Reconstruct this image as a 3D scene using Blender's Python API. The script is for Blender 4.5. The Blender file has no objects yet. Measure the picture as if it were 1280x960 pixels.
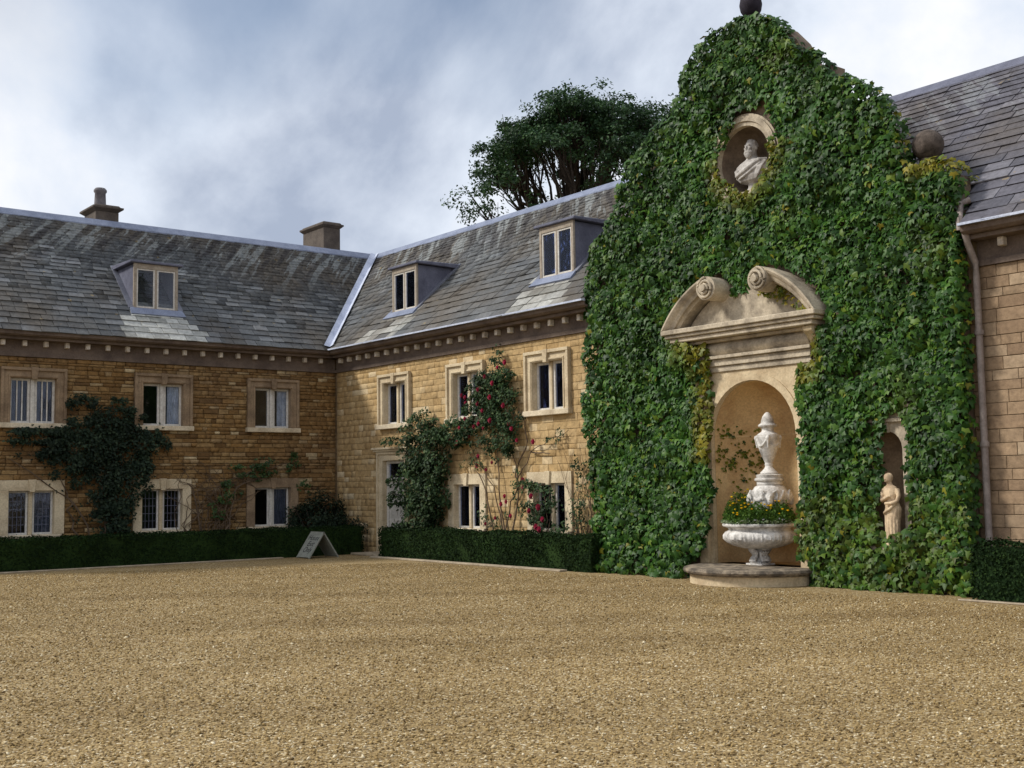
import bpy, bmesh, math, random
import numpy as np
from mathutils import Vector, Matrix, Euler

random.seed(11)
rng = np.random.default_rng(11)
S = bpy.context.scene
COL = S.collection
R = math.radians

# ------------------------------------------------------------------ camera
CAM = Vector((27.67, -15.80, 1.65))
yaw, pit, rol = -0.904, 0.0853, -0.0145
fw = Vector((math.sin(yaw)*math.cos(pit), math.cos(yaw)*math.cos(pit), math.sin(pit)))
rt = Vector((math.cos(yaw), -math.sin(yaw), 0))
up = rt.cross(fw)
rt2 = rt*math.cos(rol) + up*math.sin(rol)
up2 = up*math.cos(rol) - rt*math.sin(rol)
cd = bpy.data.cameras.new('camera')
cam = bpy.data.objects.new('camera', cd)
COL.objects.link(cam)
m = Matrix((rt2, up2, -fw)).transposed().to_4x4()
m.translation = CAM
cam.matrix_world = m
cd.sensor_width = 36
cd.lens = 36*1480/1280
cd.clip_end = 2000
S.camera = cam

# ------------------------------------------------------------------ light
SUN = Vector((-0.50, -0.62, 0.66)).normalized()      # towards the sun
w = bpy.data.worlds.new('World')
S.world = w
w.use_nodes = True
SKY_OFF = (-2.0, -5.0, 8.0)
GAP_OFF = (5.0, 5.0, 3.0)
def build_world():
    nt = w.node_tree
    for n in list(nt.nodes):
        nt.nodes.remove(n)
    N = nt.nodes.new
    L = nt.links.new
    out = N('ShaderNodeOutputWorld'); bg = N('ShaderNodeBackground')
    sky = N('ShaderNodeTexSky'); sky.sky_type = 'NISHITA'; sky.sun_disc = False
    sky.sun_elevation = math.asin(SUN.z); sky.sun_rotation = math.atan2(SUN.x, SUN.y)
    sky.air_density = 1.0; sky.dust_density = 1.0
    tc = N('ShaderNodeTexCoord'); sep = N('ShaderNodeSeparateXYZ')
    L(tc.outputs['Generated'], sep.inputs[0])
    zc = N('ShaderNodeMath'); zc.operation = 'MAXIMUM'; L(sep.outputs[2], zc.inputs[0]); zc.inputs[1].default_value = 0.0
    za = N('ShaderNodeMath'); za.operation = 'ADD'; L(zc.outputs[0], za.inputs[0]); za.inputs[1].default_value = 0.9
    dx = N('ShaderNodeMath'); dx.operation = 'DIVIDE'; L(sep.outputs[0], dx.inputs[0]); L(za.outputs[0], dx.inputs[1])
    dy = N('ShaderNodeMath'); dy.operation = 'DIVIDE'; L(sep.outputs[1], dy.inputs[0]); L(za.outputs[0], dy.inputs[1])
    cmb = N('ShaderNodeCombineXYZ'); L(dx.outputs[0], cmb.inputs[0]); L(dy.outputs[0], cmb.inputs[1])
    mp = N('ShaderNodeMapping'); mp.inputs['Location'].default_value = SKY_OFF
    L(cmb.outputs[0], mp.inputs['Vector'])
    n1 = N('ShaderNodeTexNoise'); n1.inputs['Scale'].default_value = 2.6; n1.inputs['Detail'].default_value = 9
    n1.inputs['Roughness'].default_value = 0.56; n1.inputs['Distortion'].default_value = 0.2
    L(mp.outputs[0], n1.inputs['Vector'])
    r1 = N('ShaderNodeValToRGB'); e = r1.color_ramp.elements
    e[0].position = 0.37; e[0].color = (3.7, 4.3, 5.5, 1)
    e[1].position = 0.57; e[1].color = (9.2, 9.25, 9.4, 1)
    k = e.new(0.475); k.color = (7.0, 7.6, 8.6, 1)
    hz = N('ShaderNodeMapRange'); hz.inputs[1].default_value = 0.0; hz.inputs[2].default_value = 0.36
    hz.inputs[3].default_value = 0.06; hz.inputs[4].default_value = -0.02
    L(zc.outputs[0], hz.inputs[0])
    ad = N('ShaderNodeMath'); ad.operation = 'ADD'; L(n1.outputs['Fac'], ad.inputs[0]); L(hz.outputs[0], ad.inputs[1])
    L(ad.outputs[0], r1.inputs['Fac'])
    mp2 = N('ShaderNodeMapping'); mp2.inputs['Location'].default_value = GAP_OFF
    L(cmb.outputs[0], mp2.inputs['Vector'])
    n2 = N('ShaderNodeTexNoise'); n2.inputs['Scale'].default_value = 1.1; n2.inputs['Detail'].default_value = 5
    L(mp2.outputs[0], n2.inputs['Vector'])
    r2 = N('ShaderNodeValToRGB'); e = r2.color_ramp.elements
    e[0].position = 0.34; e[0].color = (0.15, 0.15, 0.15, 1)
    e[1].position = 0.42; e[1].color = (1, 1, 1, 1)
    L(n2.outputs['Fac'], r2.inputs['Fac'])
    mx = N('ShaderNodeMix'); mx.data_type = 'RGBA'
    L(r2.outputs['Color'], mx.inputs[0]); L(sky.outputs[0], mx.inputs[6]); L(r1.outputs['Color'], mx.inputs[7])
    L(mx.outputs[2], bg.inputs['Color'])
    bg.inputs['Strength'].default_value = 0.09
    L(bg.outputs[0], out.inputs['Surface'])
build_world()
sd = bpy.data.lights.new('sun', 'SUN')
sd.energy = 3.0
sd.angle = R(9)
sd.color = (1.0, 0.95, 0.86)
so = bpy.data.objects.new('sun', sd)
COL.objects.link(so)
so.rotation_euler = (-SUN).to_track_quat('-Z', 'Y').to_euler()
so.location = (0, -20, 30)
S.view_settings.view_transform = 'Standard'
S.view_settings.look = 'None'
S.view_settings.exposure = 0.32
S.view_settings.gamma = 1.0
S.view_settings.use_curve_mapping = False
S.render.resolution_x = 1024
S.render.resolution_y = 768

# ------------------------------------------------------------------ materials
MATS = {}
class NT:
    """small node helper"""
    def __init__(s, name, rough=0.85, spec=0.25):
        s.m = bpy.data.materials.new(name); s.m.use_nodes = True
        s.nt = s.m.node_tree
        s.b = s.nt.nodes['Principled BSDF']
        s.b.inputs['Roughness'].default_value = rough
        s.b.inputs['Specular IOR Level'].default_value = spec
        MATS[name] = s.m
    def n(s, t, **kw):
        x = s.nt.nodes.new(t)
        for k, v in kw.items():
            setattr(x, k, v)
        return x
    def l(s, a, b): s.nt.links.new(a, b)
    def coord(s, scale=(1, 1, 1), kind='world', loc=(0, 0, 0)):
        mp = s.n('ShaderNodeMapping'); mp.inputs['Scale'].default_value = scale; mp.inputs['Location'].default_value = loc
        if kind == 'world':
            g = s.n('ShaderNodeNewGeometry'); s.l(g.outputs['Position'], mp.inputs['Vector'])
        else:
            g = s.n('ShaderNodeTexCoord'); s.l(g.outputs['Object'], mp.inputs['Vector'])
        return mp.outputs[0]
    def noise(s, vec, scale, detail=4, rough=0.55):
        x = s.n('ShaderNodeTexNoise'); x.inputs['Scale'].default_value = scale
        x.inputs['Detail'].default_value = detail; x.inputs['Roughness'].default_value = rough
        s.l(vec, x.inputs['Vector']); return x.outputs['Fac']
    def voro(s, vec, scale, out='Color', rand=1.0):
        x = s.n('ShaderNodeTexVoronoi'); x.inputs['Scale'].default_value = scale; x.inputs['Randomness'].default_value = rand
        s.l(vec, x.inputs['Vector']); return x.outputs[out]
    def ramp(s, fac, stops, interp='LINEAR'):
        x = s.n('ShaderNodeValToRGB'); x.color_ramp.interpolation = interp; e = x.color_ramp.elements
        e[0].position, e[0].color = stops[0][0], (*stops[0][1], 1)
        e[1].position, e[1].color = stops[-1][0], (*stops[-1][1], 1)
        for p, c in stops[1:-1]:
            k = e.new(p); k.color = (*c, 1)
        s.l(fac, x.inputs['Fac']); return x.outputs['Color']
    def mix(s, fac, a, b, mode='MIX'):
        x = s.n('ShaderNodeMix', data_type='RGBA', blend_type=mode)
        if isinstance(fac, float): x.inputs[0].default_value = fac
        else: s.l(fac, x.inputs[0])
        for v, i in ((a, 6), (b, 7)):
            if isinstance(v, tuple): x.inputs[i].default_value = (*v, 1)
            else: s.l(v, x.inputs[i])
        return x.outputs[2]
    def math(s, op, a, b):
        x = s.n('ShaderNodeMath', operation=op)
        for v, i in ((a, 0), (b, 1)):
            if isinstance(v, (int, float)): x.inputs[i].default_value = v
            else: s.l(v, x.inputs[i])
        return x.outputs[0]
    def piece(s):
        """random value for each piece, whether it is an object or an island of a joined mesh"""
        o = s.n('ShaderNodeObjectInfo'); g = s.n('ShaderNodeNewGeometry')
        return s.math('FRACT', s.math('ADD', o.outputs['Random'], g.outputs['Random Per Island']), 0)
    def bump(s, h, strength=0.3, dist=0.02):
        x = s.n('ShaderNodeBump'); x.inputs['Strength'].default_value = strength; x.inputs['Distance'].default_value = dist
        s.l(h, x.inputs['Height']); s.l(x.outputs[0], s.b.inputs['Normal'])
    def col(s, c):
        if isinstance(c, tuple): s.b.inputs['Base Color'].default_value = (*c, 1)
        else: s.l(c, s.b.inputs['Base Color'])
    def trans(s, color, amount=0.3):
        """leaves let some light through"""
        t = s.n('ShaderNodeBsdfTranslucent'); mx = s.n('ShaderNodeMixShader'); mx.inputs[0].default_value = amount
        if isinstance(color, tuple): t.inputs[0].default_value = (*color, 1)
        else: s.l(color, t.inputs[0])
        out = s.nt.nodes['Material Output']
        s.l(s.b.outputs[0], mx.inputs[1]); s.l(t.outputs[0], mx.inputs[2]); s.l(mx.outputs[0], out.inputs['Surface'])

def stone_mat(name, stops, mortarish=(0.3, 0.24, 0.16), stain=0.5, bump=0.5):
    t = NT(name, 0.9, 0.15)
    c = t.ramp(t.piece(), stops, 'LINEAR')
    v = t.coord()
    big = t.noise(v, 0.55, 5, 0.6)
    c = t.mix(t.ramp(big, [(0.38, (stain,)*3), (0.62, (0, 0, 0))]), c, t.mix(0.55, c, (0.16, 0.115, 0.08)))
    fine = t.noise(v, 9, 6, 0.7)
    c = t.mix(1.0, c, t.ramp(fine, [(0.3, (0.62, 0.6, 0.58)), (0.7, (1.25, 1.22, 1.18))]), 'MULTIPLY')
    t.col(c); t.bump(t.noise(v, 22, 5, 0.7), bump, 0.03)
    return t.m
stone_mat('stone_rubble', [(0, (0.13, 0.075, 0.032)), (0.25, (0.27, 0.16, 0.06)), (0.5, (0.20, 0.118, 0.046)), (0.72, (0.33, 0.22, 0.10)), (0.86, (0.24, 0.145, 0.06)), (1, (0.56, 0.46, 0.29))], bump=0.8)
stone_mat('stone_coursed', [(0, (0.40, 0.275, 0.13)), (0.3, (0.49, 0.355, 0.185)), (0.6, (0.44, 0.31, 0.15)), (0.85, (0.52, 0.39, 0.215)), (1, (0.66, 0.55, 0.37))], stain=0.3, bump=0.35)
stone_mat('stone_ashlar', [(0, (0.25, 0.175, 0.115)), (0.35, (0.36, 0.26, 0.17)), (0.7, (0.30, 0.215, 0.14)), (1, (0.45, 0.35, 0.245))], stain=0.7, bump=0.3)

def plain_stone(name, base, dark, scale=3.0, bump=0.3, lo=0.35, hi=0.6, rough=0.88):
    t = NT(name, rough, 0.2)
    v = t.coord()
    c = t.mix(t.ramp(t.noise(v, scale, 6, 0.65), [(lo, (0, 0, 0)), (hi, (1, 1, 1))]), dark, base)
    c = t.mix(1.0, c, t.ramp(t.noise(v, 26, 4, 0.7), [(0.3, (0.75,)*3), (0.7, (1.15,)*3)]), 'MULTIPLY')
    t.col(c); t.bump(t.noise(v, 40, 4, 0.7), bump, 0.012)
    return t.m
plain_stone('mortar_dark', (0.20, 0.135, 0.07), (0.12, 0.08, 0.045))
plain_stone('mortar_pale', (0.36, 0.27, 0.165), (0.26, 0.19, 0.12))
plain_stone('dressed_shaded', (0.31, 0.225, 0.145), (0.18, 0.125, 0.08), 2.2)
plain_stone('dressed_pale', (0.62, 0.52, 0.36), (0.44, 0.35, 0.23), 2.2)
plain_stone('sill_stone', (0.66, 0.57, 0.42), (0.45, 0.37, 0.26), 3)
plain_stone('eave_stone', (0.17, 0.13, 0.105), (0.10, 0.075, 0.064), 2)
plain_stone('corbel_stone', (0.70, 0.65, 0.58), (0.46, 0.40, 0.34), 4)
plain_stone('niche_stone', (0.62, 0.44, 0.23), (0.46, 0.29, 0.135), 1.6)
plain_stone('niche_frame', (0.62, 0.51, 0.34), (0.42, 0.32, 0.20), 1.8)
plain_stone('pediment_stone', (0.53, 0.455, 0.345), (0.25, 0.21, 0.16), 2.6, 0.5)
plain_stone('gable_stone', (0.22, 0.165, 0.12), (0.10, 0.075, 0.055), 2)
plain_stone('carved_white', (0.66, 0.64, 0.61), (0.30, 0.285, 0.265), 6, 0.5, 0.34, 0.56)
plain_stone('carved_grey', (0.50, 0.475, 0.45), (0.26, 0.24, 0.225), 7, 0.4)
plain_stone('carved_cream', (0.62, 0.48, 0.32), (0.36, 0.26, 0.17), 6, 0.4)
plain_stone('ball_stone', (0.12, 0.095, 0.08), (0.045, 0.036, 0.03), 8, 0.8)
plain_stone('finial_dark', (0.03, 0.025, 0.035), (0.015, 0.012, 0.018), 6, 0.4)
plain_stone('plinth_stone', (0.30, 0.245, 0.18), (0.09, 0.075, 0.06), 5, 0.9, 0.42, 0.6)
plain_stone('chimney_stone', (0.115, 0.095, 0.08), (0.07, 0.057, 0.05), 3, 0.6)
plain_stone('kerb_stone', (0.40, 0.33, 0.24), (0.26, 0.21, 0.15), 4, 0.5)
plain_stone('pot_clay', (0.17, 0.16, 0.17), (0.11, 0.10, 0.11), 6)
plain_stone('board_paint', (0.27, 0.28, 0.24), (0.21, 0.215, 0.19), 9, 0.1)
plain_stone('timber_white', (0.62, 0.60, 0.56), (0.50, 0.47, 0.43), 8, 0.1, rough=0.6)
plain_stone('timber_buff', (0.36, 0.31, 0.25), (0.27, 0.225, 0.18), 6, 0.1)
plain_stone('door_paint', (0.52, 0.50, 0.46), (0.43, 0.41, 0.38), 4, 0.1, rough=0.55)
plain_stone('lead', (0.22, 0.25, 0.34), (0.15, 0.175, 0.25), 2.5, 0.2, rough=0.6)
plain_stone('lead_dark', (0.14, 0.145, 0.195), (0.09, 0.093, 0.13), 2.5, 0.2, rough=0.5)
plain_stone('lead_mid', (0.17, 0.18, 0.22), (0.12, 0.125, 0.16), 3, 0.2, rough=0.5)
plain_stone('lead_bright', (0.52, 0.56, 0.68), (0.38, 0.42, 0.54), 3, 0.2, rough=0.5)
plain_stone('pipe_paint', (0.30, 0.255, 0.235), (0.22, 0.185, 0.17), 5, 0.1, rough=0.5)
plain_stone('room_shade', (0.05, 0.045, 0.045), (0.035, 0.03, 0.03), 2)  # dark backing colour, stands in for the shade inside unlit rooms
plain_stone('bark', (0.045, 0.034, 0.026), (0.022, 0.017, 0.013), 5, 0.8)
plain_stone('bark_vine', (0.15, 0.105, 0.07), (0.08, 0.055, 0.037), 6, 0.6)
plain_stone('lettering', (0.03, 0.03, 0.035), (0.02, 0.02, 0.022))
plain_stone('curtain_grey', (0.115, 0.13, 0.165), (0.075, 0.085, 0.11), 5)
plain_stone('curtain_pale', (0.60, 0.64, 0.70), (0.42, 0.46, 0.54), 5)
plain_stone('attic_sky_grey', (0.36, 0.37, 0.42), (0.28, 0.29, 0.34), 2)  # lighter grey stands in for sky reflection in the dormer panes
plain_stone('soil', (0.03, 0.022, 0.016), (0.02, 0.015, 0.01))
plain_stone('metal_dark', (0.04, 0.035, 0.03), (0.03, 0.025, 0.02))

def check_mat():
    t = NT('curtain_check', 0.9)
    v = t.coord((1, 1, 1))
    s = t.n('ShaderNodeSeparateXYZ'); t.l(v, s.inputs[0])
    a = t.math('GREATER_THAN', t.math('FRACT', t.math('MULTIPLY', s.outputs[2], 4.6), 0), 0.5)
    b = t.math('GREATER_THAN', t.math('FRACT', t.math('MULTIPLY', s.outputs[0], 7.0), 0), 0.5)
    k = t.math('MULTIPLY', t.math('ADD', a, b), 0.5)
    t.col(t.ramp(k, [(0, (0.10, 0.14, 0.40)), (0.5, (0.30, 0.40, 0.66)), (1, (0.70, 0.77, 0.85))]))
check_mat()

def slate_mat(name, stops, streak):
    t = NT(name, 0.75, 0.3)
    c = t.ramp(t.piece(), stops)
    v = t.coord()
    # brown weathering in large soft patches
    c = t.mix(t.ramp(t.noise(v, 0.42, 4, 0.6), [(0.42, (0, 0, 0)), (0.62, (0.65,)*3)]), c, (0.095, 0.075, 0.052))
    # wash-down streaks below the lead ridge: pale and black, elongated down the slope
    s = t.n('ShaderNodeSeparateXYZ'); g = t.n('ShaderNodeNewGeometry'); t.l(g.outputs['Position'], s.inputs[0])
    along = t.math('ADD', s.outputs[0], s.outputs[1])
    cm = t.n('ShaderNodeCombineXYZ'); t.l(along, cm.inputs[0])
    t.l(t.math('MULTIPLY', s.outputs[2], 0.22), cm.inputs[1])
    st = t.noise(cm.outputs[0], 3.6, 4, 0.6)
    high = t.ramp(s.outputs[2], [(0.0, (0, 0, 0)), (1.0, (1, 1, 1))])
    mr = t.n('ShaderNodeMapRange'); mr.inputs[1].default_value = 6.9; mr.inputs[2].default_value = 8.0
    t.l(s.outputs[2], mr.inputs[0])
    pale = t.math('MULTIPLY', t.math('MULTIPLY', t.math('GREATER_THAN', st, 0.56), mr.outputs[0]), streak)
    dark = t.math('MULTIPLY', t.math('MULTIPLY', t.math('LESS_THAN', st, 0.44), mr.outputs[0]), streak)
    c = t.mix(pale, c, (0.25, 0.27, 0.275))
    c = t.mix(dark, c, (0.035, 0.032, 0.035))
    c = t.mix(1.0, c, t.ramp(t.noise(v, 12, 6, 0.7), [(0.3, (0.65,)*3), (0.7, (1.3,)*3)]), 'MULTIPLY')
    # lichen spots
    li = t.noise(v, 5, 3, 0.5)
    c = t.mix(t.ramp(li, [(0.70, (0, 0, 0)), (0.75, (0.5,)*3)]), c, (0.30, 0.22, 0.09))
    t.col(c); t.bump(t.noise(v, 30, 4, 0.7), 0.4, 0.01)
slate_mat('slate', [(0, (0.066, 0.072, 0.08)), (0.3, (0.092, 0.099, 0.107)), (0.6, (0.079, 0.085, 0.09)), (0.9, (0.108, 0.115, 0.122)), (1, (0.16, 0.168, 0.18))], 0.7)
slate_mat('slate_large', [(0, (0.06, 0.06, 0.075)), (0.35, (0.10, 0.097, 0.118)), (0.7, (0.078, 0.076, 0.094)), (1, (0.15, 0.147, 0.17))], 0.3)
slate_mat('slate_washed', [(0, (0.22, 0.225, 0.21)), (0.4, (0.34, 0.345, 0.33)), (0.75, (0.44, 0.445, 0.42)), (1, (0.27, 0.27, 0.255))], 0.0)

def leaf_mat(name, stops, tintcol=None, rough=0.45, spec=0.4, tr=0.25):
    t = NT(name, rough, spec)
    c = t.ramp(t.piece(), stops)
    v = t.coord()
    c = t.mix(1.0, c, t.ramp(t.noise(v, 1.1, 3), [(0.35, (0.7,)*3), (0.65, (1.25,)*3)]), 'MULTIPLY')
    if tintcol:
        a = t.n('ShaderNodeAttribute'); a.attribute_name = 'tint'
        c = t.mix(a.outputs['Fac'], c, tintcol)
    t.col(c); t.trans(c, tr)
leaf_mat('leaf_ivy', [(0, (0.007, 0.028, 0.004)), (0.35, (0.019, 0.061, 0.008)), (0.7, (0.033, 0.090, 0.011)), (0.95, (0.060, 0.124, 0.014)), (1, (0.105, 0.155, 0.018))], (0.27, 0.21, 0.015), 0.48, 0.2, 0.12)
leaf_mat('leaf_hedge', [(0, (0.006, 0.014, 0.005)), (0.6, (0.012, 0.028, 0.008)), (1, (0.026, 0.05, 0.012))], None, 0.8, 0.08, 0.1)
leaf_mat('leaf_dark', [(0, (0.009, 0.018, 0.011)), (0.6, (0.017, 0.031, 0.018)), (1, (0.034, 0.052, 0.026))], None, 0.6, 0.15, 0.12)
leaf_mat('leaf_fresh', [(0, (0.018, 0.045, 0.012)), (0.6, (0.035, 0.075, 0.018)), (1, (0.07, 0.12, 0.03))], None, 0.5, 0.3, 0.25)
leaf_mat('leaf_marigold', [(0, (0.03, 0.07, 0.012)), (0.6, (0.06, 0.13, 0.02)), (1, (0.12, 0.2, 0.03))], None, 0.6, 0.15, 0.3)
leaf_mat('leaf_rose', [(0, (0.012, 0.028, 0.012)), (0.5, (0.024, 0.05, 0.018)), (0.9, (0.045, 0.08, 0.028)), (1, (0.10, 0.13, 0.05))], None, 0.55, 0.12, 0.15)
leaf_mat('leaf_tree', [(0, (0.012, 0.034, 0.014)), (0.5, (0.022, 0.058, 0.020)), (1, (0.055, 0.11, 0.036))], None, 0.55, 0.25, 0.25)
leaf_mat('leaf_silver', [(0, (0.10, 0.16, 0.07)), (0.6, (0.20, 0.26, 0.13)), (1, (0.34, 0.38, 0.26))], None, 0.6, 0.3, 0.2)
leaf_mat('petal_red', [(0, (0.13, 0.005, 0.018)), (0.6, (0.26, 0.010, 0.038)), (1, (0.38, 0.02, 0.07))], None, 0.6, 0.2, 0.2)
leaf_mat('petal_yellow', [(0, (0.75, 0.48, 0.01)), (1, (0.85, 0.66, 0.02))], None, 0.6, 0.2, 0.2)
leaf_mat('petal_white', [(0, (0.78, 0.76, 0.80)), (1, (0.85, 0.84, 0.86))], None, 0.6, 0.2, 0.2)

def gravel_mat(name, pebble):
    t = NT(name, 0.9, 0.2)
    v = t.coord()
    stops = [(0, (0.09, 0.058, 0.025)), (0.18, (0.21, 0.143, 0.06)), (0.42, (0.30, 0.208, 0.088)), (0.68, (0.37, 0.264, 0.118)), (0.88, (0.45, 0.345, 0.178)), (1, (0.72, 0.64, 0.47))]
    if pebble:
        c = t.ramp(t.piece(), stops)
    else:
        s = t.n('ShaderNodeSeparateColor')
        t.l(t.voro(v, 54, 'Color'), s.inputs[0])
        c = t.ramp(s.outputs[0], stops)
        d = t.voro(v, 54, 'Distance')
        c = t.mix(t.ramp(d, [(0.35, (0, 0, 0)), (0.75, (0.55,)*3)]), c, (0.13, 0.09, 0.05))
        h = t.math('SUBTRACT', 1.0, d)
        t.bump(h, 0.6, 0.012)
    # damp, raked and driven-over patches
    mp = t.n('ShaderNodeMapping'); mp.inputs['Rotation'].default_value = (0, 0, R(-50)); t.l(t.coord(), mp.inputs['Vector'])
    mq = t.n('ShaderNodeMapping'); mq.inputs['Scale'].default_value = (.09, .75, 1); mq.inputs['Location'].default_value = (2, 5, 0); t.l(mp.outputs[0], mq.inputs['Vector'])
    m1 = t.noise(mq.outputs[0], 1.0, 5, 0.62)
    c = t.mix(1.0, c, t.ramp(m1, [(0.32, (0.80, 0.78, 0.75)), (0.48, (0.94, 0.94, 0.93)), (0.7, (1.04, 1.04, 1.04))]), 'MULTIPLY')
    m2 = t.noise(t.coord((1.1, 0.5, 1), loc=(9, 4, 0)), 1.0, 4, 0.55)
    c = t.mix(1.0, c, t.ramp(m2, [(0.35, (0.88, 0.86, 0.82)), (0.65, (1.06, 1.06, 1.06))]), 'MULTIPLY')
    t.col(c)
gravel_mat('gravel', False)
gravel_mat('gravel_pebble', True)

def glass_mat():
    t = NT('glass')
    nt = t.nt
    tr = t.n('ShaderNodeBsdfTransparent'); tr.inputs[0].default_value = (0.93, 0.945, 0.965, 1)
    gl = t.n('ShaderNodeBsdfGlossy'); gl.inputs['Roughness'].default_value = 0.06
    gl.inputs[0].default_value = (0.8, 0.85, 1, 1)
    fr = t.n('ShaderNodeFresnel'); fr.inputs[0].default_value = 1.36
    nb = t.n('ShaderNodeBump'); nb.inputs['Strength'].default_value = 0.15; nb.inputs['Distance'].default_value = 0.02
    t.l(t.noise(t.coord(), 3.0, 2), nb.inputs['Height'])
    t.l(nb.outputs[0], gl.inputs['Normal']); t.l(nb.outputs[0], fr.inputs['Normal'])
    mx = t.n('ShaderNodeMixShader')
    t.l(fr.outputs[0], mx.inputs[0]); t.l(tr.outputs[0], mx.inputs[1]); t.l(gl.outputs[0], mx.inputs[2])
    t.l(mx.outputs[0], nt.nodes['Material Output'].inputs['Surface'])
glass_mat()

# ------------------------------------------------------------------ mesh helpers
ORG = {}
def _link(o, parent, origin):
    COL.objects.link(o)
    ORG[o.name] = Vector(origin)
    if parent is not None:
        o.parent = parent
        o.location = Vector(origin) - ORG[parent.name]
    else:
        o.location = origin
    return o

def thing(name, label, cat, loc, group=None):
    o = bpy.data.objects.new(name, None)
    o.empty_display_size = 0.2
    o['label'] = label; o['category'] = cat
    if group: o['group'] = group
    return _link(o, None, Vector(loc))

def tag(o, label, cat, group=None):
    o['label'] = label; o['category'] = cat
    if group: o['group'] = group
    return o

def mesh_np(name, V, F, mat, parent=None, kind=None, smooth=False, tint=None, origin=None):
    """V (n,3) world array, F (m,k) int array with k constant"""
    V = np.asarray(V, dtype=np.float64); F = np.asarray(F, dtype=np.int32)
    lo, hi = V.min(0), V.max(0)
    og = np.array([(lo[0]+hi[0])/2, (lo[1]+hi[1])/2, lo[2]]) if origin is None else np.array(origin)
    me = bpy.data.meshes.new(name)
    k = F.shape[1]
    me.vertices.add(len(V)); me.vertices.foreach_set('co', (V-og).astype(np.float32).ravel())
    me.loops.add(F.size); me.loops.foreach_set('vertex_index', F.ravel())
    me.polygons.add(len(F)); me.polygons.foreach_set('loop_start', np.arange(0, F.size, k, dtype=np.int32))
    if smooth:
        me.polygons.foreach_set('use_smooth', np.ones(len(F), dtype=bool))
    me.update(calc_edges=True)
    if tint is not None:
        a = me.attributes.new('tint', 'FLOAT', 'POINT'); a.data.foreach_set('value', tint.astype(np.float32))
    me.materials.append(MATS[mat])
    o = bpy.data.objects.new(name, me)
    if kind: o['kind'] = kind
    return _link(o, parent, Vector(og))

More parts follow.
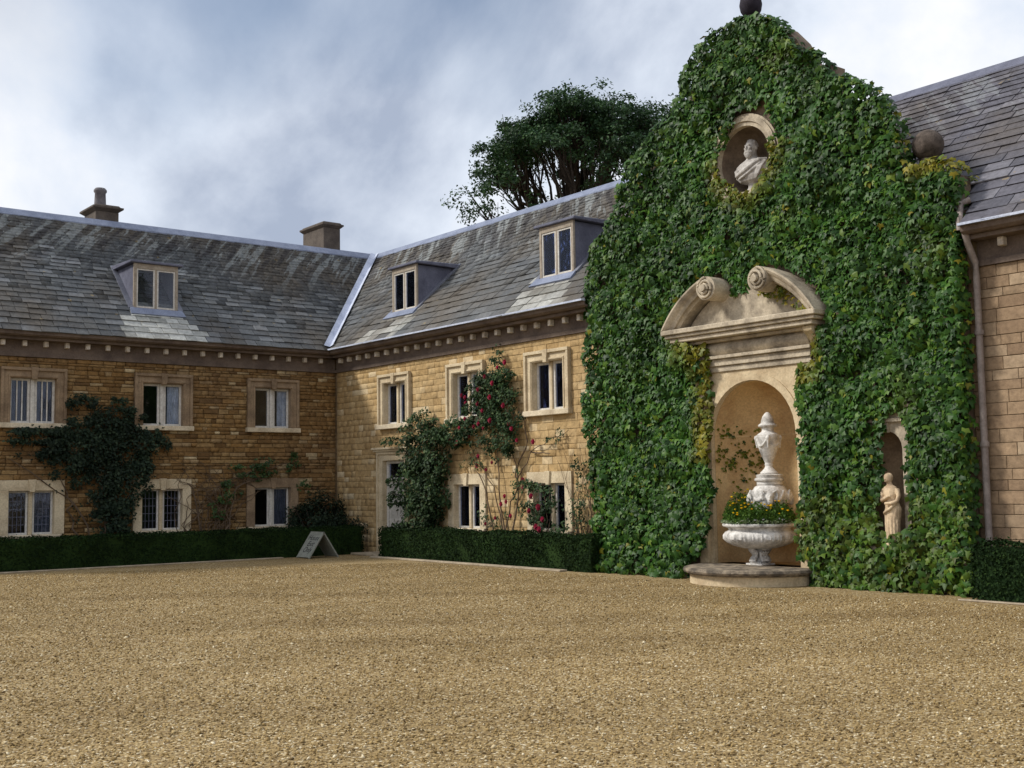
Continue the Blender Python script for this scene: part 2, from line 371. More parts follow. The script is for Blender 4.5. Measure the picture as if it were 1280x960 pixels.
class MB:
    def __init__(s): s.v = []; s.f = []
    def add(s, V, F):
        b = len(s.v); s.v += [tuple(p) for p in V]; s.f += [tuple(i+b for i in f) for f in F]; return s
    def hexa(s, P):
        return s.add(P, [(0, 3, 2, 1), (4, 5, 6, 7), (0, 1, 5, 4), (1, 2, 6, 5), (2, 3, 7, 6), (3, 0, 4, 7)])
    def box(s, x0, x1, y0, y1, z0, z1):
        return s.hexa([(x0, y0, z0), (x1, y0, z0), (x1, y1, z0), (x0, y1, z0), (x0, y0, z1), (x1, y0, z1), (x1, y1, z1), (x0, y1, z1)])
    def fbox(s, F, s0, s1, z0, z1, n0, n1):
        return s.hexa([F(s0, z0, n1), F(s1, z0, n1), F(s1, z0, n0), F(s0, z0, n0), F(s0, z1, n1), F(s1, z1, n1), F(s1, z1, n0), F(s0, z1, n0)])
    def prism(s, poly, F, n0, n1):
        """poly [(s,z)] ccw seen from outside; extruded along the normal"""
        k = len(poly)
        V = [F(a, b, n1) for a, b in poly] + [F(a, b, n0) for a, b in poly]
        Fc = [tuple(range(k)), tuple(range(2*k-1, k-1, -1))] + [(i, k+i, k+(i+1) % k, (i+1) % k) for i in range(k)]
        return s.add(V, Fc)
    def lathe(s, prof, c, n=32, a0=0.0, a1=2*math.pi, mod=None):
        full = abs(a1-a0-2*math.pi) < 1e-6
        m_ = n if full else n+1
        V = []
        for r, z in prof:
            for i in range(m_):
                a = a0+(a1-a0)*i/n
                rr = r if mod is None else mod(r, z, a)
                V.append((c[0]+rr*math.cos(a), c[1]+rr*math.sin(a), c[2]+z))
        Fc = []
        for j in range(len(prof)-1):
            for i in range(n):
                i2 = (i+1) % m_
                Fc.append((j*m_+i, j*m_+i2, (j+1)*m_+i2, (j+1)*m_+i))
        if full:
            Fc.append(tuple(range(m_-1, -1, -1))); Fc.append(tuple((len(prof)-1)*m_+i for i in range(m_)))
        else:
            Fc.append(tuple(j*m_ for j in range(len(prof)-1, -1, -1))[::-1] + ())
            Fc.append(tuple(j*m_+n for j in range(len(prof))))
            Fc.append(tuple((len(prof)-1)*m_+i for i in range(m_)))
        return s.add(V, Fc)
    def tube(s, P, rad, n=6):
        P = [Vector(p) for p in P]
        V = []
        for i, p in enumerate(P):
            d = (P[min(i+1, len(P)-1)]-P[max(i-1, 0)])
            d = d.normalized() if d.length > 1e-9 else Vector((0, 0, 1))
            ref = Vector((0.31, 0.17, 0.93)) if abs(d.z) < 0.95 else Vector((1, 0, 0))
            a = d.cross(ref).normalized(); b = d.cross(a)
            r = rad[i] if isinstance(rad, (list, tuple)) else rad
            for k in range(n):
                t = 2*math.pi*k/n
                V.append(p+a*r*math.cos(t)+b*r*math.sin(t))
        Fc = [(j*n+k, j*n+(k+1) % n, (j+1)*n+(k+1) % n, (j+1)*n+k) for j in range(len(P)-1) for k in range(n)]
        Fc += [tuple(range(n-1, -1, -1)), tuple((len(P)-1)*n+k for k in range(n))]
        return s.add(V, Fc)
    def ell(s, c, r, rot=None, nu=14, nv=9):
        V = []
        M = Euler(rot or (0, 0, 0)).to_matrix()
        for j in range(1, nv):
            th = math.pi*j/nv
            for i in range(nu):
                ph = 2*math.pi*i/nu
                V.append(Vector(c)+M @ Vector((r[0]*math.sin(th)*math.cos(ph), r[1]*math.sin(th)*math.sin(ph), r[2]*math.cos(th))))
        V.append(Vector(c)+M @ Vector((0, 0, r[2]))); V.append(Vector(c)+M @ Vector((0, 0, -r[2])))
        T, B = len(V)-2, len(V)-1
        Fc = [(j*nu+i, (j+1)*nu+i, (j+1)*nu+(i+1) % nu, j*nu+(i+1) % nu) for j in range(nv-2) for i in range(nu)]
        Fc += [(T, i, (i+1) % nu) for i in range(nu)] + [(B, (nv-2)*nu+(i+1) % nu, (nv-2)*nu+i) for i in range(nu)]
        return s.add(V, Fc)
    def loft(s, rings, n=20, fold=None):
        """rings [(cx,cy,z,rx,ry)]"""
        V = []
        for cx, cy, z, rx, ry in rings:
            for i in range(n):
                a = 2*math.pi*i/n
                k = 1 if fold is None else fold(a, z)
                V.append((cx+rx*k*math.cos(a), cy+ry*k*math.sin(a), z))
        m_ = len(rings)
        Fc = [(j*n+i, j*n+(i+1) % n, (j+1)*n+(i+1) % n, (j+1)*n+i) for j in range(m_-1) for i in range(n)]
        Fc += [tuple(range(n-1, -1, -1)), tuple((m_-1)*n+i for i in range(n))]
        return s.add(V, Fc)
    def build(s, name, mat, parent=None, smooth=False, bevel=0, kind=None, remesh=0, fixn=True, weld=False):
        V = np.array([tuple(p) for p in s.v], float)
        lo, hi = V.min(0), V.max(0)
        og = Vector(((lo[0]+hi[0])/2, (lo[1]+hi[1])/2, lo[2]))
        me = bpy.data.meshes.new(name)
        me.from_pydata([tuple(p) for p in (V-np.array(og))], [], s.f)
        if fixn or weld or bevel:
            bm = bmesh.new(); bm.from_mesh(me)
            if weld: bmesh.ops.remove_doubles(bm, verts=bm.verts, dist=1e-4)
            if bevel:
                bmesh.ops.bevel(bm, geom=[e for e in bm.edges if e.is_manifold and e.calc_face_angle(0) > 0.6], offset=bevel, segments=1, affect='EDGES')
            bmesh.ops.recalc_face_normals(bm, faces=bm.faces)
            bm.to_mesh(me); bm.free()
        if remesh:
            t = bpy.data.objects.new('tmp', me); COL.objects.link(t)
            md = t.modifiers.new('r', 'REMESH'); md.mode = 'VOXEL'; md.voxel_size = remesh
            ms = t.modifiers.new('s', 'SMOOTH'); ms.factor = 0.5; ms.iterations = 2
            dg = bpy.context.evaluated_depsgraph_get()
            m2 = bpy.data.meshes.new_from_object(t.evaluated_get(dg))
            bpy.data.objects.remove(t); bpy.data.meshes.remove(me); me = m2; me.name = name; me.materials.clear()
            smooth = True
        for p in me.polygons: p.use_smooth = bool(smooth)
        if smooth and not remesh:
            try: me.set_sharp_from_angle(angle=R(40))
            except Exception: pass
        me.materials.append(MATS[mat])
        o = bpy.data.objects.new(name, me)
        if kind: o['kind'] = kind
        return _link(o, parent, og)

WA = lambda s, z, n: (n, s, z)          # left range, wall plane x = 0, outward +x
WB = lambda s, z, n: (s, -n, z)         # middle range, wall plane y = 0, outward -y
ROT_A = Matrix.Rotation(R(90), 3, 'Z')
ROT_B = Matrix.Identity(3)

# --- piece templates: local x along, -y outward, z up; unit size
def tmpl_block(j, b=.07, q=.035, e=.72, u=.1):
    r = random.Random(j)
    V = [(-.5, 0, -.5), (.5, 0, -.5), (.5, 0, .5), (-.5, 0, .5)]
    jit = lambda a: a+r.uniform(-q, q)
    ring = [(-.5, -e, -.5), (.5, -e, -.5), (.5, -e, .5), (-.5, -e, .5)]
    fr = [(jit(-.5+b*.6), -1-r.uniform(-u, u), jit(-.5+b)), (jit(.5-b*.6), -1-r.uniform(-u, u), jit(-.5+b)),
          (jit(.5-b*.6), -1-r.uniform(-u, u), jit(.5-b)), (jit(-.5+b*.6), -1-r.uniform(-u, u), jit(.5-b))]
    V = V+ring+fr
    F = [(0, 1, 5, 4), (1, 2, 6, 5), (2, 3, 7, 6), (3, 0, 4, 7), (4, 5, 9, 8), (5, 6, 10, 9), (6, 7, 11, 10), (7, 4, 8, 11), (8, 9, 10, 11)]
    return np.array(V), F
def tmpl_slate(j):
    r = random.Random(100+j)
    q = lambda a, s=.03: a+r.uniform(-s, s)
    V = [(-.5, -.25, q(-.5)), (.5, -.25, q(-.5)), (.5, .3, .5), (-.5, .3, .5),
         (q(-.49, .012), -1-r.uniform(-.2, .2), q(-.5, .035)), (q(.49, .012), -1-r.uniform(-.2, .2), q(-.5, .035)), (.5, -.12, .5), (-.5, -.12, .5)]
    F = [(4, 5, 6, 7), (0, 1, 5, 4), (1, 2, 6, 5), (3, 0, 4, 7)]
    return np.array(V), F
TB = [tmpl_block(i, .06, .045, .8, .1) for i in range(6)]
TC = [tmpl_block(i, .03, .012, .93, .025) for i in range(6)]
TS = [tmpl_slate(i) for i in range(6)]
SHARED = {}
def shared_mesh(name, ti, T, mat):
    k = (name, ti, mat, id(T))
    if k not in SHARED:
        me = bpy.data.meshes.new(name)
        V, F = T[ti]
        me.from_pydata([tuple(v) for v in V], [], F)
        me.materials.append(MATS[mat]); SHARED[k] = me
    return SHARED[k]

def pieces(parent, name, rest, items, T, cap=300):
    """items: (world pos of unit centre, 3x3 rotation, scale(3), material). The ones showing largest become objects."""
    camv = CAM
    sc = []
    for it in items:
        d = (it[0]-camv).length
        infront = (it[0]-camv).dot(fw)/max(d, 1e-6)
        x = (it[0]-camv).dot(rt2)/max((it[0]-camv).dot(fw), 1e-3)
        y = (it[0]-camv).dot(up2)/max((it[0]-camv).dot(fw), 1e-3)
        vis = 1 if (infront > 0 and abs(x) < 0.44 and abs(y) < 0.335) else 0
        sc.append(vis*it[2][0]*it[2][2]/d**2+1e-9*it[2][0])
    order = np.argsort(sc)[::-1]
    big = set(order[:cap].tolist())
    joined = {}
    for i, (pos, rot, s, mat) in enumerate(items):
        ti = i % len(T)
        if i in big:
            o = bpy.data.objects.new(name, shared_mesh(name, ti, T, mat))
            COL.objects.link(o); o.parent = parent
            o.location = pos-ORG[parent.name]; o.rotation_euler = rot.to_euler(); o.scale = s
        else:
            V, F = T[ti]
            M = np.array(rot) @ np.diag(s)
            W = V @ M.T+np.array(pos)
            joined.setdefault(mat, []).append((W, F))
    for mat, L in joined.items():
        VV = []; FF = []; b = 0
        for W, F in L:
            VV.append(W); FF += [tuple(x+b for x in f) for f in F]; b += len(W)
        V = np.vstack(VV); F = np.array(FF)
        mesh_np(rest, V, F, mat, parent, kind='stuff')

# ------------------------------------------------------------------ leaf scatter
IVY_T = (np.array([(0, 0, .07), (0, -.30, 0), (-.30, -.42, -.03), (-.56, .04, -.10), (-.22, .10, .0), (0, .60, -.10), (.22, .10, .0), (.56, .04, -.10), (.30, -.42, -.03)]),
         np.array([(0, 1, 2), (0, 2, 3), (0, 3, 4), (0, 4, 5), (0, 5, 6), (0, 6, 7), (0, 7, 8), (0, 8, 1)]))
LEAF_T = (np.array([(0, -.5, 0), (.30, -.05, .09), (0, .5, -.06), (-.30, -.05, .09)]), np.array([(0, 1, 2), (0, 2, 3)]))
def unit(a): return a/np.maximum(np.linalg.norm(a, axis=1, keepdims=True), 1e-9)
def leaves(name, P, Nn, tip, size, T, mat, parent, kind='stuff', tint=None):
    Nn = unit(Nn); tip = tip-(tip*Nn).sum(1, keepdims=True)*Nn; tip = unit(tip)
    b = np.cross(tip, Nn)
    tv, tf = T
    k = len(tv)
    W = P[:, None, :]+size[:, None, None]*(tv[None, :, 0, None]*b[:, None, :]+tv[None, :, 1, None]*tip[:, None, :]+tv[None, :, 2, None]*Nn[:, None, :])
    F = (tf[None]+(np.arange(len(P))*k)[:, None, None]).reshape(-1, 3)
    tt = None if tint is None else np.repeat(tint, k)
    return mesh_np(name, W.reshape(-1, 3), F, mat, parent, kind=kind, tint=tt)
def rnd(n, s=1.0): return rng.normal(0, s, (n, 3))
def blobs_leaves(blobs, F, n_lo, n_hi, density, size, parent, mat, name='foliage', T=LEAF_T, droop=0.5):
    """blobs (s,z,rs,rz) against a wall frame"""
    PP = []; NN = []; TT = []
    nrm = np.array(F(0, 0, 1))-np.array(F(0, 0, 0)); ax = np.array(F(1, 0, 0))-np.array(F(0, 0, 0))
    for (s, z, rs, rz) in blobs:
        k = int(density*rs*rz*math.pi)
        # small sub-clumps make an uneven outline
        sub = max(7, int(18*rs*rz*4))
        cs = rng.normal(0, .52, (sub, 2))
        pick = rng.integers(0, sub, k)
        q = cs[pick]+rng.normal(0, .16, (k, 2))
        rr = np.hypot(q[:, 0], q[:, 1])
        q = q[rr < 1.25]
        k = len(q)
        dep = n_lo+(n_hi-n_lo)*np.sqrt(np.clip(1-(q**2).sum(1)*.6, .05, 1))*rng.uniform(.15, 1, k)
        ss = s+q[:, 0]*rs; zz = np.maximum(z+q[:, 1]*rz, 0.03)
        PP.append(np.array([F(a, b, c) for a, b, c in zip(ss, zz, dep)]))
        NN.append(nrm[None]*1.0+np.array([0, 0, .7])[None]+rnd(k, .5)+ax[None]*q[:, 0:1]*.5)
        TT.append(np.array([0, 0, -droop])[None]+rnd(k, .7))
    P = np.vstack(PP); N_ = np.vstack(NN); T_ = np.vstack(TT)
    sz = rng.uniform(.65, 1.3, len(P))*size
    return leaves(name, P, N_, T_, sz, T, mat, parent)
def vine(mb, pts, r0, r1, F, wob=.05, n=5):
    """pts (s,z,n) control points -> wobbling tube"""
    P = []
    for i in range(len(pts)-1):
        a, b = np.array(pts[i], float), np.array(pts[i+1], float)
        for k in range(5):
            t = k/5
            q = a+(b-a)*t+(rng.normal(0, wob, 3)*np.array([1, .5, .3]) if k else 0)
            q[2] = max(q[2], .03)
            P.append(F(q[0], max(q[1], 0), q[2]))
    P.append(F(*pts[-1]))
    m_ = len(P)
    mb.tube(P, [r0+(r1-r0)*i/(m_-1) for i in range(m_)], n)

# ================================================================== GROUND
g = MB(); g.add([(-150, -160, 0), (190, -160, 0), (190, 180, 0), (-150, 180, 0)], [(0, 1, 2, 3)])
gr = g.build('ground', 'gravel', fixn=False); gr['kind'] = 'structure'
GC_ = 14.43
def pebbles():
    n = 300000
    d = np.sqrt(rng.uniform(5.0**2, 26.0**2, n)); nn_ = n
    a = rng.uniform(-.56, .56, n)
    f2 = np.array([fw.x, fw.y]); f2 /= np.linalg.norm(f2); r2 = np.array([rt.x, rt.y])
    xy = np.array([CAM.x, CAM.y])+d[:, None]*(np.cos(a)[:, None]*f2+np.sin(a)[:, None]*r2)
    keep = (xy[:, 0] > 2.1) & (xy[:, 1] < -1.3) & (np.hypot(xy[:, 0]-GC_, xy[:, 1]+.3) > 1.4)
    xy = xy[keep]; n = len(xy)
    r = rng.lognormal(math.log(.0076), .34, n); r = np.clip(r, .004, .019)
    oc = np.array([(1, 0, 0), (0, 1, 0), (-1, 0, 0), (0, -1, 0), (0, 0, 1), (0, 0, -1)], float)
    of = np.array([(0, 1, 4), (1, 2, 4), (2, 3, 4), (3, 0, 4), (1, 0, 5), (2, 1, 5), (3, 2, 5), (0, 3, 5)])
    th = rng.uniform(0, 6.28, n); c, s = np.cos(th), np.sin(th)
    st = np.stack([rng.uniform(.8, 1.5, n), rng.uniform(.7, 1.1, n), rng.uniform(.5, .85, n)], 1)
    V = oc[None]*st[:, None, :]*r[:, None, None]*(1+rng.uniform(-.28, .28, (n, 6, 1)))
    tilt = rng.normal(0, .35, (n, 2))
    V[:, :, 2] += V[:, :, 0]*tilt[:, 0:1]+V[:, :, 1]*tilt[:, 1:2]
    X = V[:, :, 0]*c[:, None]-V[:, :, 1]*s[:, None]; Y = V[:, :, 0]*s[:, None]+V[:, :, 1]*c[:, None]
    W = np.stack([X+xy[:, 0:1], Y+xy[:, 1:2], V[:, :, 2]+(r*.35)[:, None]], 2)
    F = (of[None]+(np.arange(n)*6)[:, None, None]).reshape(-1, 3)
    o = mesh_np('gravel', W.reshape(-1, 3), F, 'gravel_pebble', None, kind='stuff')
    tag(o, 'loose tan and brown pebbles of the gravel forecourt', 'gravel')
pebbles()
for nm, bxs in (('kerb_left', (1.93, 2.06, -13, -2.6, 0, .03)), ('kerb_middle', (3.5, 10.4, -1.12, -.93, 0, .035)), ('kerb_right', (18.6, 25, -1.02, -.93, 0, .025))):
    k = MB(); k.box(*bxs); o = k.build(nm, 'kerb_stone', bevel=.008); o['kind'] = 'structure'

# ================================================================== WALLS
EAVE = 5.25; OV = .45; RIDGE = 8.72; RD = 3.25
TH = math.atan2(RIDGE-EAVE, RD+OV); CT, ST_ = math.cos(TH), math.sin(TH)
SLOPE = (RD+OV)/CT

def backing(mb, F, s0, s1, z0, z1, holes, n0=-.5, n1=-.03):
    cs = sorted({s0, s1, *[h[0] for h in holes], *[h[1] for h in holes]})
    for a, b in zip(cs, cs[1:]):
        cov = sorted([(h[2], h[3]) for h in holes if h[0] < (a+b)/2 < h[1]])
        z = z0
        for c, d in cov:
            if c > z: mb.fbox(F, a, b, z, c, n0, n1)
            z = d
        if z < z1: mb.fbox(F, a, b, z, z1, n0, n1)

def lay_stones(F, rot, s0, s1, z0, z1, blocks, hrange, wrange, proud, mat, gap=.012, forced=()):
    zs = sorted({z0, z1, *[b[2] for b in blocks if z0 < b[2] < z1], *[b[3] for b in blocks if z0 < b[3] < z1]})
    rows = []
    for a, b in zip(zs, zs[1:]):
        k = max(1, round((b-a)/((hrange[0]+hrange[1])/2)))
        cut = np.cumsum(rng.uniform(hrange[0], hrange[1], k)); cut = a+(b-a)*np.concatenate([[0], cut/cut[-1]])
        rows += list(zip(cut, cut[1:]))
    items = []
    for a, b in rows:
        if b-a < .03: continue
        cov = sorted([(k[0], k[1]) for k in blocks if k[2] < (a+b)/2 < k[3]])
        s = s0; free = []
        for c, d in cov:
            if c > s: free.append((s, min(c, s1)))
            s = max(s, d)
        if s < s1: free.append((s, s1))
        for c, d in free:
            x = c
            while x < d-.02:
                wd = rng.uniform(*wrange)*(1 if rng.random() > .15 else 1.35)
                if x+wd > d-wrange[0]*.5: wd = d-x
                dep = .05+rng.uniform(*proud)
                items.append((Vector(F(x+wd/2, (a+b)/2, -.05)), rot, (wd-gap, dep, b-a-gap*rng.uniform(.7, 1.5)), mat))
                x += wd
    return items

def window(parent, F, sc, low, dress, curtain=None, lattice=False, open_=False, bars=0):
    """stone surround is the part itself; sill, mullion, casements, panes are its pieces"""
    h = .5
    z0, zo, z1 = (.70, 1.68, 1.92) if low else (3.2, 4.22, 4.45)
    ow = .72
    B = MB()
    B.fbox(F, sc-ow, sc-h, z0, zo, -.32, .045); B.fbox(F, sc+h, sc+ow, z0, zo, -.32, .045)
    B.fbox(F, sc-ow, sc+ow, zo, z1, -.32, .045)
    if not low:
        e = .065
        B.fbox(F, sc-ow-.003, sc-ow+e, z0+.002, z1-e, .03, .09); B.fbox(F, sc+ow-e, sc+ow+.003, z0+.002, z1-e, .03, .09)
        B.fbox(F, sc-ow-.003, sc+ow+.003, z1-e, z1+.004, .03, .095)
        B.fbox(F, sc-h-.06, sc-h-.02, z0+.002, zo+.02, .03, .062); B.fbox(F, sc+h+.02, sc+h+.06, z0+.002, zo+.02, .03, .062)
        B.fbox(F, sc-h-.06, sc+h+.06, zo+.02, zo+.06, .03, .064)
    W = B.build('window', dress, parent, bevel=.006)
    k = MB(); k.prism([(sc-.055, zo-.03), (sc+.055, zo-.03), (sc+.085, z1+.012), (sc-.085, z1+.012)], F, .0, .085 if low else .105)
    k.build('keystone', dress, W, bevel=.006)
    if low:
        k = MB(); k.fbox(F, sc-ow+.05, sc+ow-.05, z0-.075, z0, -.3, .06)
    else:
        k = MB(); k.fbox(F, sc-ow-.03, sc+ow+.03, z0-.115, z0, -.3, .12)
    k.build('sill', 'sill_stone', W, bevel=.01)
    k = MB(); k.fbox(F, sc-.045, sc+.045, z0, zo, -.17, -.06); k.build('mullion', 'dressed_pale' if dress == 'dressed_pale' else 'timber_white', W, bevel=.012)
    for sg in (-1, 1):
        a, b = (sc-h, sc-.05) if sg < 0 else (sc+.05, sc+h)
        fwid = .045 if low else .055
        c = MB()
        c.fbox(F, a, a+fwid, z0, zo, -.15, -.10); c.fbox(F, b-fwid, b, z0, zo, -.15, -.10)
        c.fbox(F, a+fwid, b-fwid, z0, z0+fwid, -.15, -.10); c.fbox(F, a+fwid, b-fwid, zo-fwid, zo, -.15, -.10)
        c.build('casement', 'timber_white', W, bevel=.005)
        p = MB(); p.fbox(F, a+fwid*.6, b-fwid*.6, z0+fwid*.6, zo-fwid*.6, -.131, -.125); p.build('pane', 'glass', W)
        if lattice:
            l = MB()
            for i in range(1, 4):
                x = a+fwid+(b-a-2*fwid)*i/4; l.fbox(F, x-.006, x+.006, z0+fwid, zo-fwid, -.124, -.114)
            for i in range(1, 5):
                z = z0+fwid+(zo-z0-2*fwid)*i/5; l.fbox(F, a+fwid, b-fwid, z-.006, z+.006, -.1235, -.1135)
            l.build('leading', 'lead_dark', W)
        if bars:
            l = MB()
            for i in range(1, bars+1):
                x = a+fwid+(b-a-2*fwid)*i/(bars+1); l.fbox(F, x-.012, x+.012, z0+fwid, zo-fwid, -.123, -.1)
            l.build('glazing_bar', 'timber_white', W)
    if curtain:
        for (a, b, mt) in curtain:
            V = []; nn = 26
            for i in range(nn+1):
                x = sc+a+(b-a)*i/nn; dn = -.175+.016*math.sin(i*1.35)+.008*math.sin(i*.7+1)
                V += [F(x, z0+.01, dn), F(x, zo-.01, dn)]
            for i in range(nn+1):
                x = sc+a+(b-a)*i/nn; dn = -.181+.016*math.sin(i*1.35)+.008*math.sin(i*.7+1)
                V += [F(x, z0+.01, dn), F(x, zo-.01, dn)]
            o2 = 2*(nn+1)
            Fc = [(2*i, 2*i+2, 2*i+3, 2*i+1) for i in range(nn)]+[(o2+2*i, o2+2*i+1, o2+2*i+3, o2+2*i+2) for i in range(nn)]
            MB().add(V, Fc).build('curtain', mt, W, smooth=True)
    r = MB()   # room behind, its lack of light put into the dark colour
    a, b, c, d, e, f = sc-h-.15, sc+h+.15, z0-.1, zo+.1, -1.6, -.33
    P = [F(a, c, f), F(b, c, f), F(b, c, e), F(a, c, e), F(a, d, f), F(b, d, f), F(b, d, e), F(a, d, e)]
    r.add(P, [(0, 1, 2, 3), (4, 7, 6, 5), (1, 5, 6, 2), (2, 6, 7, 3), (3, 7, 4, 0)])
    r.build('room', 'room_shade', W, fixn=False)
    return W

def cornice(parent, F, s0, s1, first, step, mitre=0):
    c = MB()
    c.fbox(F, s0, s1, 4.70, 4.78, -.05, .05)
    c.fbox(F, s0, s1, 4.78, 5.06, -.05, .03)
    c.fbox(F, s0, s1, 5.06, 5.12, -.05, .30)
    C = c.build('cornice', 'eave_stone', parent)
    s = first
    while s < s1-.08:
        k = MB(); k.fbox(F, s-.046, s+.046, 4.93, 5.058, .031, .15)
        k.build('corbel', 'corbel_stone', C, bevel=.01)
        s += step
    g_ = MB()
    prof = [(.27, 5.125), (.40, 5.125), (.455, 5.16), (.47, 5.235), (.44, 5.235), (.43, 5.175), (.27, 5.16)]
    V = [F(s0, z, n) for n, z in prof]+[F(s1, z, n) for n, z in prof]
    k = len(prof)
    g_.add(V, [tuple(range(k)), tuple(range(2*k-1, k-1, -1))]+[(i, (i+1) % k, k+(i+1) % k, k+i) for i in range(k)])
    g_.build('gutter', 'eave_stone', parent)
    return C

def roof_items(F, rot, smin, smax, pale, wr, exp0, exp1, mat, tskip=None):
    """diminishing courses; smin/smax functions of the distance t up the slope"""
    a = -(math.pi/2-TH)
    rr = rot @ Matrix.Rotation(a, 3, 'X')
    items = []
    t = -.06; r = 0
    while t < SLOPE-.04:
        f = max(t, 0)/SLOPE
        ex = exp0+(exp1-exp0)*f**.8
        ex = min(ex, SLOPE-t+.02)
        h = ex+.07
        n_mid = OV-(t+h/2)*CT; z_mid = EAVE+(t+h/2)*ST_
        lo, hi = smin(t), smax(t)
        s = lo-rng.uniform(0, .2)
        while s < hi:
            wd = rng.uniform(*wr)*(1.15-.35*f)
            a0, b0 = max(s, lo), min(s+wd, hi)
            s += wd
            if b0-a0 < .06: continue
            sc = (a0+b0)/2
            m_ = 'slate_washed' if pale(sc, t) else mat
            lift = .012+rng.uniform(0, .014)+.006*math.sin(sc*1.1+t*.7)+.003*math.sin(sc*2.7-t*1.9)
            items.append((Vector(F(sc, z_mid, n_mid))+Vector(rr @ Vector((0, -lift, 0))), rr @ Matrix.Rotation(rng.normal(0, .006), 3, 'Y'), (b0-a0-.008, .028, h), m_))
        t += ex; r += 1
    return items

def dormer(parent, F, sc, wd=1.12, zt=7.16, dark='lead_dark'):
    n0 = -.40; z0 = EAVE+(OV-n0)*(ST_/CT)-.03
    h = wd/2
    nb = OV-(zt-EAVE)*(CT/ST_)
    f = MB()
    f.fbox(F, sc-h, sc-h+.075, z0-.02, zt+.03, n0-.028, n0+.03); f.fbox(F, sc+h-.075, sc+h, z0-.02, zt+.03, n0-.028, n0+.03)
    f.fbox(F, sc-h+.075, sc+h-.075, zt-.10, zt+.028, n0-.028, n0+.03); f.fbox(F, sc-h+.075, sc+h-.075, z0-.02, z0+.08, n0-.028, n0+.04)
    D = f.build('dormer', 'timber_buff', parent, bevel=.006)
    # cheeks: triangular side walls sunk into the roof
    for sg in (-1, 1):
        a, c = (sc-h, sc-h+.06) if sg < 0 else (sc+h-.06, sc+h)
        b = MB()
        P = [(n0-.03, z0-.1), (n0-.03, zt), (nb-.15, zt), (nb-.15, zt-.12)]
        V = [F(a, z, n) for n, z in P]+[F(c, z, n) for n, z in P]
        b.add(V, [(0, 1, 2, 3), (7, 6, 5, 4), (0, 4, 5, 1), (1, 5, 6, 2), (2, 6, 7, 3), (3, 7, 4, 0)])
        b.build('cheek', dark, D)
    r = MB()
    P = [(n0+.10, zt+.03), (n0+.10, zt+.09), (nb-.3, zt+.13), (nb-.3, zt+.0)]
    V = [F(sc-h-.11, z, n) for n, z in P]+[F(sc+h+.11, z, n) for n, z in P]
    r.add(V, [(0, 1, 2, 3), (7, 6, 5, 4), (0, 4, 5, 1), (1, 5, 6, 2), (2, 6, 7, 3), (3, 7, 4, 0)])
    r.build('dormer_roof', 'lead_dark', D, bevel=.012)
    k = MB(); k.fbox(F, sc-.03, sc+.03, z0+.08, zt-.10, n0-.028, n0+.02); k.build('mullion', 'timber_buff', D, bevel=.005)
    for sg in (-1, 1):
        a, c = (sc-h+.075, sc-.03) if sg < 0 else (sc+.03, sc+h-.075)
        k = MB()
        k.fbox(F, a, a+.035, z0+.08, zt-.10, n0-.02, n0+.012); k.fbox(F, c-.035, c, z0+.08, zt-.10, n0-.02, n0+.012)
        k.fbox(F, a+.035, c-.035, z0+.08, z0+.12, n0-.02, n0+.012); k.fbox(F, a+.035, c-.035, zt-.135, zt-.10, n0-.02, n0+.012)
        k.build('casement', 'timber_white', D)
        k = MB(); k.fbox(F, a+.02, c-.02, z0+.10, zt-.12, n0-.012, n0-.006); k.build('pane', 'glass', D)
    k = MB()   # attic behind the panes, coloured like sky reflected in the glass
    a, bb, c, d, e, ff = sc-h+.062, sc+h-.062, z0-.0, zt-.001, nb, n0-.03
    Pq = [F(a, c, ff), F(bb, c, ff), F(bb, c, e), F(a, c, e), F(a, d, ff), F(bb, d, ff), F(bb, d, e), F(a, d, e)]
    k.add(Pq, [(0, 1, 2, 3), (4, 7, 6, 5), (1, 5, 6, 2), (2, 6, 7, 3), (3, 7, 4, 0)]); k.build('room', 'attic_sky_grey', D, fixn=False)
    ap = MB()   # lead apron dressed over the slates
    def onroof(s, n, l): return F(s, EAVE+(OV-n)*(ST_/CT)+l*CT, n+l*ST_)
    q = [(sc-h-.10, n0+.02), (sc+h+.10, n0+.02), (sc+h+.13, n0+.20), (sc-h-.13, n0+.20)]
    ap.add([onroof(s, n, .075) for s, n in q]+[onroof(s, n, .03) for s, n in q], [(0, 3, 2, 1), (0, 1, 5, 4), (1, 2, 6, 5), (2, 3, 7, 6), (3, 0, 4, 7)])
    ap.build('apron', 'lead', D)
    # soakers beside the cheeks
    for sg in (-1, 1):
        sk = MB(); e0 = sc+sg*(h+.002); e1 = sc+sg*(h+.13)
        q = [(e0, n0+.02), (e1, n0+.02), (e1, nb-.1), (e0, nb-.1)]
        sk.add([onroof(s, n, .07) for s, n in q]+[onroof(s, n, .02) for s, n in q], [(0, 1, 2, 3), (0, 1, 5, 4), (1, 2, 6, 5), (2, 3, 7, 6), (3, 0, 4, 7)])
        sk.build('soaker', 'lead_mid', D)
    return D

def roof_base(parent, F, quad, ridge_s, back):
    r = MB()
    def on(s, t, l=-.02): return F(s, EAVE+t*ST_+l*CT, OV-t*CT+l*ST_)
    V = [on(*q) for q in quad]
    b = len(V)
    r.add(V, [tuple(range(b))])
    # rear slope
    r.add([F(s, z, n) for s, z, n in back], [(0, 1, 2, 3)])
    return r.build('roof', 'slate', parent, fixn=False), on

